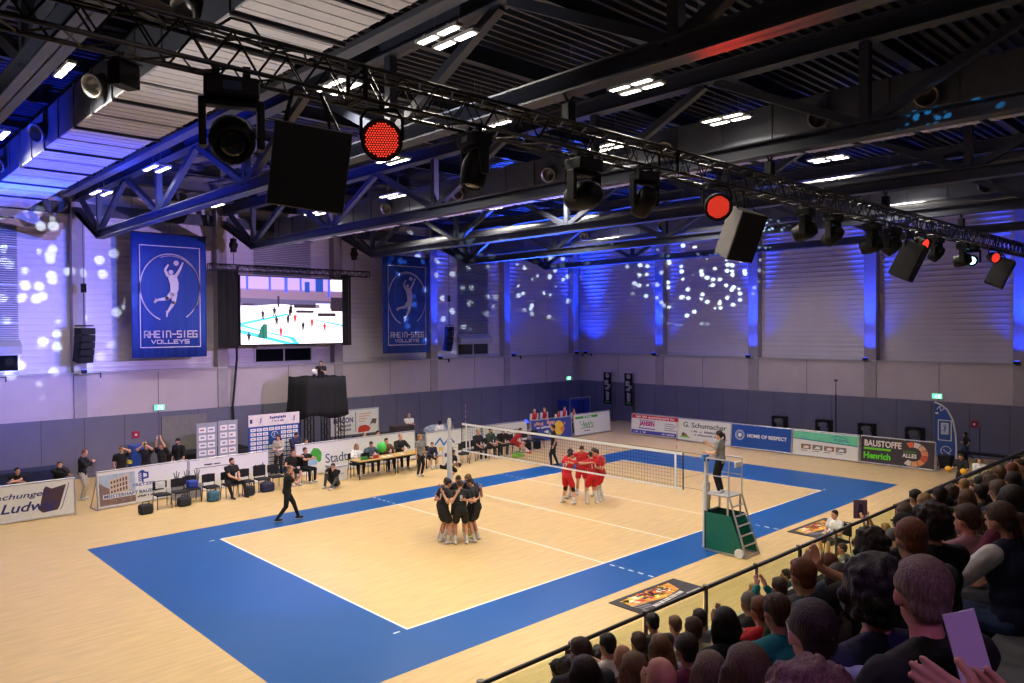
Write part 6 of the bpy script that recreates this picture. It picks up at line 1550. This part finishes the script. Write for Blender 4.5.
# x, y, tread height, head height over the tread, distance, label, hair, hair colour, top, extras
CROWD = [
    (-2.85, -6.75, 1.10, 1.13, 8.0, 'spectator with black cap at the bottom left end of the stand', 'short', 'black', 'black', dict(cap=CL['black'])),
    (-3.56, -7.55, 1.55, 1.15, 7.0, 'dark curly-haired spectator beside the black cap at the left end of the stand', 'curly', 'dark', 'darkgrey', dict()),
    (-4.31, -8.35, 2.00, 1.36, 5.8, 'short brown-haired spectator next to the rail post, leftmost raised head', 'short', 'brown', 'darkgrey', dict()),
    (-5.17, -9.15, 2.45, 1.26, 4.7, 'spectator with smooth dark hair cut by the bottom edge, left end', 'bob', 'dark', 'black', dict()),
    (-2.21, -6.75, 1.10, 1.07, 8.5, 'spectator with tight dark curls and olive top, behind the rail post', 'curly', 'dark', 'olive', dict()),
    (-3.00, -7.55, 1.55, 1.24, 7.3, 'dark-haired spectator in white top clapping near the balustrade', 'short', 'black', 'white', dict(**CLAPC)),
    (-3.77, -8.35, 2.00, 1.14, 6.2, 'bald spectator in dark top near the left end of the stand', 'bald', 'brown', 'black', dict()),
    (-2.53, -7.55, 1.55, 1.13, 7.7, 'spectator in black with short brown hair and glasses, hands raised', 'short', 'brown', 'black', dict(glasses=True,**CLAPC)),
    (-1.19, -6.75, 1.10, 1.20, 9.2, 'spectator with spiky black hair under the handrail, by the floor mat', 'short', 'black', 'darkgrey', dict()),
    (-3.28, -8.35, 2.00, 1.09, 6.6, 'woman with straight light brown hair and lilac top near the left end', 'long', 'lightbrown', 'lilac', dict(female=True)),
    (-0.73, -6.75, 1.10, 1.05, 9.5, 'fair spectator in pink and white shirt seen in profile by a rail post', 'short', 'lightbrown', 'pink', dict()),
    (-4.67, -9.15, 2.45, 1.13, 5.0, 'spectator with light brown hair cut by the bottom edge, large head', 'bob', 'lightbrown', 'black', dict(female=True)),
    (-5.49, -9.95, 2.90, 1.16, 3.9, 'bald rosy head at the very bottom edge beside the light brown hair', 'bald', 'brown', 'darkgrey', dict(skin=SKIN[2])),
    (-2.77, -8.35, 2.00, 1.11, 6.9, 'brown-haired spectator in front of the big dark round head', 'short', 'brown', 'palegreen', dict()),
    (-1.42, -7.55, 1.55, 1.07, 8.4, 'dark brown-haired spectator by the rail left of the glasses wearer', 'short', 'dark', 'grey', dict()),
    (-4.06, -9.15, 2.45, 1.10, 5.4, 'man with thick dark brown hair and maroon jacket, large, lower left of the stand', 'short', 'dark', 'maroon', dict()),
    (-3.55, -9.15, 2.45, 1.15, 5.8, 'spectator with long black hair, glasses and black top', 'bob', 'black', 'black', dict(glasses=True,female=True,sleeve=2)),
    (-1.76, -8.35, 2.00, 1.10, 7.6, 'grey-haired spectator seen before the pale kerb, dark top', 'crop', 'grey', 'darkgrey', dict()),
    (-3.00, -9.15, 2.45, 1.11, 6.2, 'brown-haired spectator in red top clapping before the face', 'short', 'red', 'red', dict(sleeve=1,**CLAPC)),
    (-5.04, -9.95, 2.90, 1.05, 4.2, 'spectator with grey-brown hair at the bottom edge under the black top', 'bob', 'greybrown', 'black', dict(female=True,**CLAPC)),
    (-6.05, -10.75, 3.35, 1.17, 2.9, 'wide head with brown hair cut by the bottom edge of the picture', 'bob', 'brown', 'darkred', dict(female=True)),
    (-1.16, -8.35, 2.00, 1.11, 8.0, 'spectator clapping with hands raised over the teal sleeve', 'short', 'brown', 'teal', dict(sleeve=2,**W(CLAP,handL=(-.05,.30,.62),handR=(.06,.30,.60)))),
    (-3.92, -9.95, 2.90, 1.34, 4.9, 'spectator with smooth auburn hair and dark green jacket', 'short', 'red', 'green', dict(sleeve=2)),
    (-1.75, -9.15, 2.45, 1.21, 7.0, 'spectator with short reddish hair and plaid dark top', 'crop', 'red', 'steel', dict()),
    (-3.36, -9.95, 2.90, 1.17, 5.3, 'woman with long dark hair and striped top', 'long', 'dark', 'striped', dict(female=True)),
    (-2.42, -9.15, 2.45, 0.97, 6.6, 'dark-haired man partly hidden behind the man with dark hair and glasses', 'short', 'dark', 'olive', dict()),
    (-6.13, -11.05, 3.35, 1.45, 2.6, 'large man with short dark hair, glasses and light blue shirt, bottom centre right', 'short', 'dark', 'lightblue', dict(glasses=True,glasses_m=M_alum,sleeve=1.2)),
    (-6.93, -11.42, 3.80, 1.11, 1.8, 'fluffy mauve-brown hair at the bottom edge, nearest head', 'curly', 'purplebrown', 'purple', dict()),
    (-5.73, -11.10, 3.35, 1.49, 2.8, 'person with big round dark curly hair and navy top', 'afro', 'black', 'navy', dict(sleeve=1.2)),
    (-6.17, -11.42, 3.80, 1.24, 2.3, 'grey-haired man in black jacket with raised collar, largest at the right', 'short', 'greybrown', 'black', dict(sleeve=2,hood=True,fat=1.08)),
    (-3.73, -10.30, 2.90, 1.54, 4.8, 'person with curly dark hair clapping, above the round curly head', 'curly', 'dark', 'black', dict(sleeve=1.2,**CLAPC)),
    (0.11, -9.15, 2.45, 1.38, 8.3, 'short grey-haired spectator upper middle of the right stand', 'crop', 'greybrown', 'grey', dict()),
    (-2.13, -9.95, 2.90, 1.32, 6.2, 'spectator in dark cap, middle of the right stand', 'short', 'brown', 'black', dict(cap=CL['black'])),
    (-4.31, -10.75, 3.35, 1.36, 4.1, 'spectator with smooth auburn hair, in front of the grey-haired man', 'short', 'red', 'darkgrey', dict()),
    (-3.39, -10.55, 3.35, 1.24, 4.9, 'spectator with thick dark curly hair and black top on the right stand', 'curly', 'dark', 'black', dict(sleeve=2)),
    (-1.81, -10.30, 2.90, 1.40, 6.1, 'woman with brown ponytail and pink blouse in profile', 'pony', 'brown', 'pink', dict(female=True,turn=1.15,**CLAPC)),
    (-2.57, -10.75, 3.35, 1.16, 5.3, 'woman with full brown ponytail and white-sleeved sports jacket at the right edge', 'pony', 'brown', 'navy', dict(female=True,sleeve=.3,sleeves_m=CL["white"],pantsm=CL["jeans"],turn=1.1,**W(CLAP,handL=(-.12,.42,.22),handR=(.02,.42,.26)))),
    (-0.88, -10.20, 2.90, 1.16, 6.8, 'woman with long brown hair beside the white-sleeved jacket', 'long', 'brown', 'darkgrey', dict(female=True)),
    (1.23, -9.15, 2.45, 1.39, 9.1, 'small dark-haired spectator right of the rail post under the ball kid', 'short', 'dark', 'olive', dict()),
    (4.34, -8.35, 2.00, 1.26, 11.8, 'small brown-haired spectator below the ball kid', 'curly', 'brown', 'darkgrey', dict()),
    (4.92, -8.35, 2.00, 1.31, 12.2, 'small spectator with light hair below the crouching child', 'crop', 'blond', 'palegreen', dict()),
    (2.26, -9.15, 2.45, 1.19, 9.8, 'spectator with straight brown bob, centre of the far stand part', 'bob', 'lightbrown', 'grey', dict()),
    (5.71, -8.35, 2.00, 1.23, 12.7, 'small dark head close under the rail, left of the post', 'short', 'black', 'green', dict()),
    (2.81, -9.15, 2.45, 1.18, 10.1, 'spectator in dark green jacket left of the tall rail post', 'short', 'dark', 'green', dict()),
    (3.26, -9.15, 2.45, 1.22, 10.4, 'spectator with wavy brown hair just behind the tall rail post', 'curly', 'brown', 'black', dict()),
    (3.74, -9.15, 2.45, 1.31, 10.8, 'spectator with light brown hair right of the tall rail post', 'short', 'lightbrown', 'steel', dict()),
    (4.36, -9.15, 2.45, 1.28, 11.2, 'auburn-haired spectator close to the rail at the right edge', 'short', 'red', 'darkgrey', dict()),
    (1.06, -9.95, 2.90, 1.24, 8.3, 'dark-haired spectator at the right picture edge below the auburn head', 'short', 'dark', 'black', dict()),
    (0.45, -9.95, 2.90, 1.24, 7.9, 'spectator with grey-brown hair and dark jacket near the right edge', 'short', 'greybrown', 'navy', dict()),
    (3.49, -8.35, 2.00, 1.15, 11.2, 'dark-haired spectator in pale top left of the brown bob', 'short', 'dark', 'palegreen', dict()),
    (1.49, -9.15, 2.45, 1.23, 9.2, 'spectator with dark hair and white collar in the middle of the right stand', 'short', 'black', 'white', dict()),
    (-0.55, -9.95, 2.90, 0.89, 7.3, 'spectator in black behind the ponytail woman', 'short', 'dark', 'black', dict()),
    (0.75, -9.95, 2.90, 1.12, 8.1, 'man with grey flat cap at the right side of the stand', 'short', 'greybrown', 'darkgrey', dict(cap=cloth('capgrey',(84,86,94)))),
    (-4.27, -9.95, 2.90, 1.19, 4.7, 'brown-haired spectator holding hands at the ear, under the clapping hands', 'short', 'brown', 'teal', dict(sleeve=1)),
    (-0.15, -9.15, 2.45, 0.98, 8.1, 'light-haired spectator between the curly heads on the right stand', 'bob', 'blond', 'lilac', dict(female=True)),
    (-1.05, -9.15, 2.45, 1.00, 7.5, 'brown-haired spectator in lavender top beside the curly clapping person', 'short', 'brown', 'lilac', dict()),
    (1.75, -9.15, 2.45, 1.02, 9.4, 'brown-haired spectator with grey jacket behind the dark curly head', 'short', 'brown', 'grey', dict()),
    (-2.37, -10.75, 3.35, 1.25, 5.4, 'dark-haired spectator cut by the right edge behind the flat cap', 'bob', 'dark', 'maroon', dict()),
    (0.73, -9.15, 2.45, 1.38, 8.7, 'small fair-haired spectator beside the post under the rail', 'short', 'blond', 'grey', dict()),
    (2.83, -8.35, 2.00, 1.44, 10.7, 'small dark-haired spectator touching the rail line left of the post', 'short', 'dark', 'navy', dict()),
]
rnd = random.Random(11)
for (x, y, zt, hh, dist, lab, hair, hc, top, ex) in CROWD:
    ex = dict(ex); hz = max(.30, .55 + hh - 1.213)
    near = dist < 4.0
    P = seated(hip=(0, 0, hz), hair=hair, hc=hc, shirt=CL[top], sleeve=.6, skin=rnd.choice(SKIN), vox=.0105 if near else (.014 if dist < 6.5 else .018), fr=1.0 if near else 1.15,
               hyaw=rnd.uniform(-.10, .28), hpitch=rnd.uniform(-.02, .18), seed=int(abs(x * 100)), footL=(-.13, .30, .09), footR=(.13, .32, .09), face=dist < 9, n=12 if near else 9, pantsm=CL['darkgrey'])
    P.update(ex)
    ry = -.38 + rnd.uniform(-.08, .08)
    P['hyaw'] = math.atan2(-(x + 8.68), y + 12.2) + ex.get('turn', rnd.uniform(.28, .68)) - ry
    person((x, y, zt), ry, lab, P, group='spectators in the stand')
# those farther along the stand
protos = []
pdef = [('short', 'dark', 'green'), ('short', 'brown', 'darkgrey'), ('bob', 'lightbrown', 'grey'), ('crop', 'greybrown', 'navy'), ('long', 'brown', 'black'), ('short', 'black', 'olive'), ('curly', 'brown', 'steel'), ('short', 'blond', 'palegreen')]
hcw = dict(dark='dark', brown='brown', lightbrown='light brown', greybrown='grey-brown', black='black', blond='fair')
clw = dict(green='dark green', darkgrey='dark grey', grey='grey', navy='navy', black='black', olive='olive', steel='steel blue', palegreen='pale green')
spots = []
for k, (xa, xb) in ((0, (8.6, 17.5)), (1, (6.6, 16)), (2, (6.5, 14)), (3, (5.1, 9.5))):
    x = xa
    while x < xb:
        spots.append((x + rnd.uniform(-.08, .08), -6.72 - .8 * k, 1.1 + .45 * k - (.14 if k < 2 else .05))); x += rnd.choice([.55, .6, .7])
for i, (x, y, z) in enumerate(spots):
    h_, c_, t_ = pdef[i % 8]
    rw = int(round((-6.72 - y) / .8)); no = 1 + sum(1 for q in spots[:i] if abs(q[1] - y) < .1)
    lb = 'distant spectator, %s %s hair, %s top, %s from near end, row %s' % (h_, hcw[c_], clw[t_], ['first', 'second', 'third', 'fourth', 'fifth', 'sixth', 'seventh', 'eighth', 'ninth', 'tenth', 'eleventh', 'twelfth', 'thirteenth', 'fourteenth', 'fifteenth', 'sixteenth', 'seventeenth', 'eighteenth'][no - 1], ['one', 'two', 'three', 'four'][rw])
    if i < 8:
        protos.append(person((x, y, z), -.05, lb, seated(hair=h_, hc=c_, shirt=CL[t_], sleeve=1.5, skin=SKIN[i % 3], vox=.02, n=8, face=False, footL=(-.13, .30, .09), footR=(.13, .32, .09), hyaw=.4), group='distant spectators far along the stand'))
        protos[-1].location = (x, y, z)
    else:
        dup(protos[i % 8], (x, y, z + rnd.uniform(-.05, .03)), rnd.uniform(-.15, .35), lb, 'distant spectators far along the stand')
# seated on the hall floor right in front of the balustrade, seen through the glass
low = [(3.62, 'long', 'blond', 'palegreen', 'person with long fair hair behind the glass, first right of the kerb'), (4.8, 'short', 'dark', 'teal', 'person with short dark hair behind the glass, head just above kerb'),
       (7.25, 'short', 'brown', 'grey', 'person behind the glass under the boy sitting by the mat'), (7.95, 'crop', 'greybrown', 'palegreen', 'person with cropped hair behind the glass, below the raised board'),
       (8.92, 'short', 'dark', 'darkgrey', 'person behind the glass raising a dark board with both hands'), (9.55, 'bob', 'blond', 'palegreen', 'person with fair bob behind the glass right of the raised board'),
       (10.25, 'crop', 'grey', 'grey', 'person with thin grey hair behind the glass'), (11.3, 'short', 'brown', 'olive', 'person in olive top behind the glass, right part'), (12.4, 'curly', 'dark', 'steel', 'person with dark curls behind the glass, right part'), (13.6, 'short', 'dark', 'navy', 'person in navy behind the glass near the ball kid')]
for i, (x, h_, c_, t_, lb) in enumerate(low):
    chair(x, -5.42, 0, 'black chair before the balustrade, %s from the near end' % ['first', 'second', 'third', 'fourth', 'fifth', 'sixth', 'seventh', 'eighth', 'ninth', 'tenth'][i], group='chairs before the balustrade')
    P = seated(hair=h_, hc=c_, shirt=CL[t_], sleeve=1.4, vox=.017, hyaw=.3, skin=SKIN[i % 3])
    if i == 4: P.update(sleeve=.5, handL=(-.20, .30, 1.66), handR=(.22, .30, 1.66), elbL=(-1, .3, -.2), elbR=(1, .3, -.2), hip=(0, 0, .62))
    person((x, -5.42, 0), .1, lb, P, group='people seated before the balustrade')
sb = empty('raised_board', (8.80, -5.10, 1.62), -.85, 'dark lilac board held up above the handrail with both hands', 'sign')
obj('board_panel', MB().box((0, 0, .12), (.30, .02, .42)), mat('board_plum', (104, 78, 104), .7), sb, bevel=.005)
flat('printed_shape', [[(-.06, -.04), (.06, -.04), (.05, .22), (-.03, .26)]], mat('board_ink', (44, 40, 76)), sb, y=-.011)
# nearest person, mostly below the picture: hands with a folded clapper
nr = person((-6.80, -12.18, 3.80), -.30, 'person below the picture edge reaching in with clapping hands, bottom right', seated(hip=(0, 0, .82), hair='short', hc='brown', shirt=CL['black'], sleeve=1.1, vox=.012, bvox=.0048, fr=1.2, handL=(-.08, .50, 1.20), handR=(.10, .50, 1.12), fingL=(-.55, .62, .42), fingR=(-.35, .6, .6), palmL=(.8, .2, -.3), palmR=(-.8, .1, .2), curl=.10, elbL=(-.8, 0, -1), elbR=(.8, 0, -1), lean=.1, footL=(-.13, .3, .09), footR=(.13, .3, .09)))
cb = empty('clapper_board', (-6.42, -11.58, 4.96), (-.25, -.16, -.75), 'folded white paper clapper held up in front of the black jacket', 'clapper')
obj('paper_fold', MB().box((0, 0, 0), (.085, .004, .30)).box((.03, .012, 0), (.05, .003, .30), Matrix.Rotation(.3, 3, 'Z')), mat('clapper_paper_purple_lit', (214, 206, 226), .7, var=.04), cb)  # white paper, the purple light on it is mixed into its colour
obj('fold_grip', MB().box((0, .005, -.17), (.05, .012, .06)), mat('clapper_grip', (180, 170, 200), .7), cb)
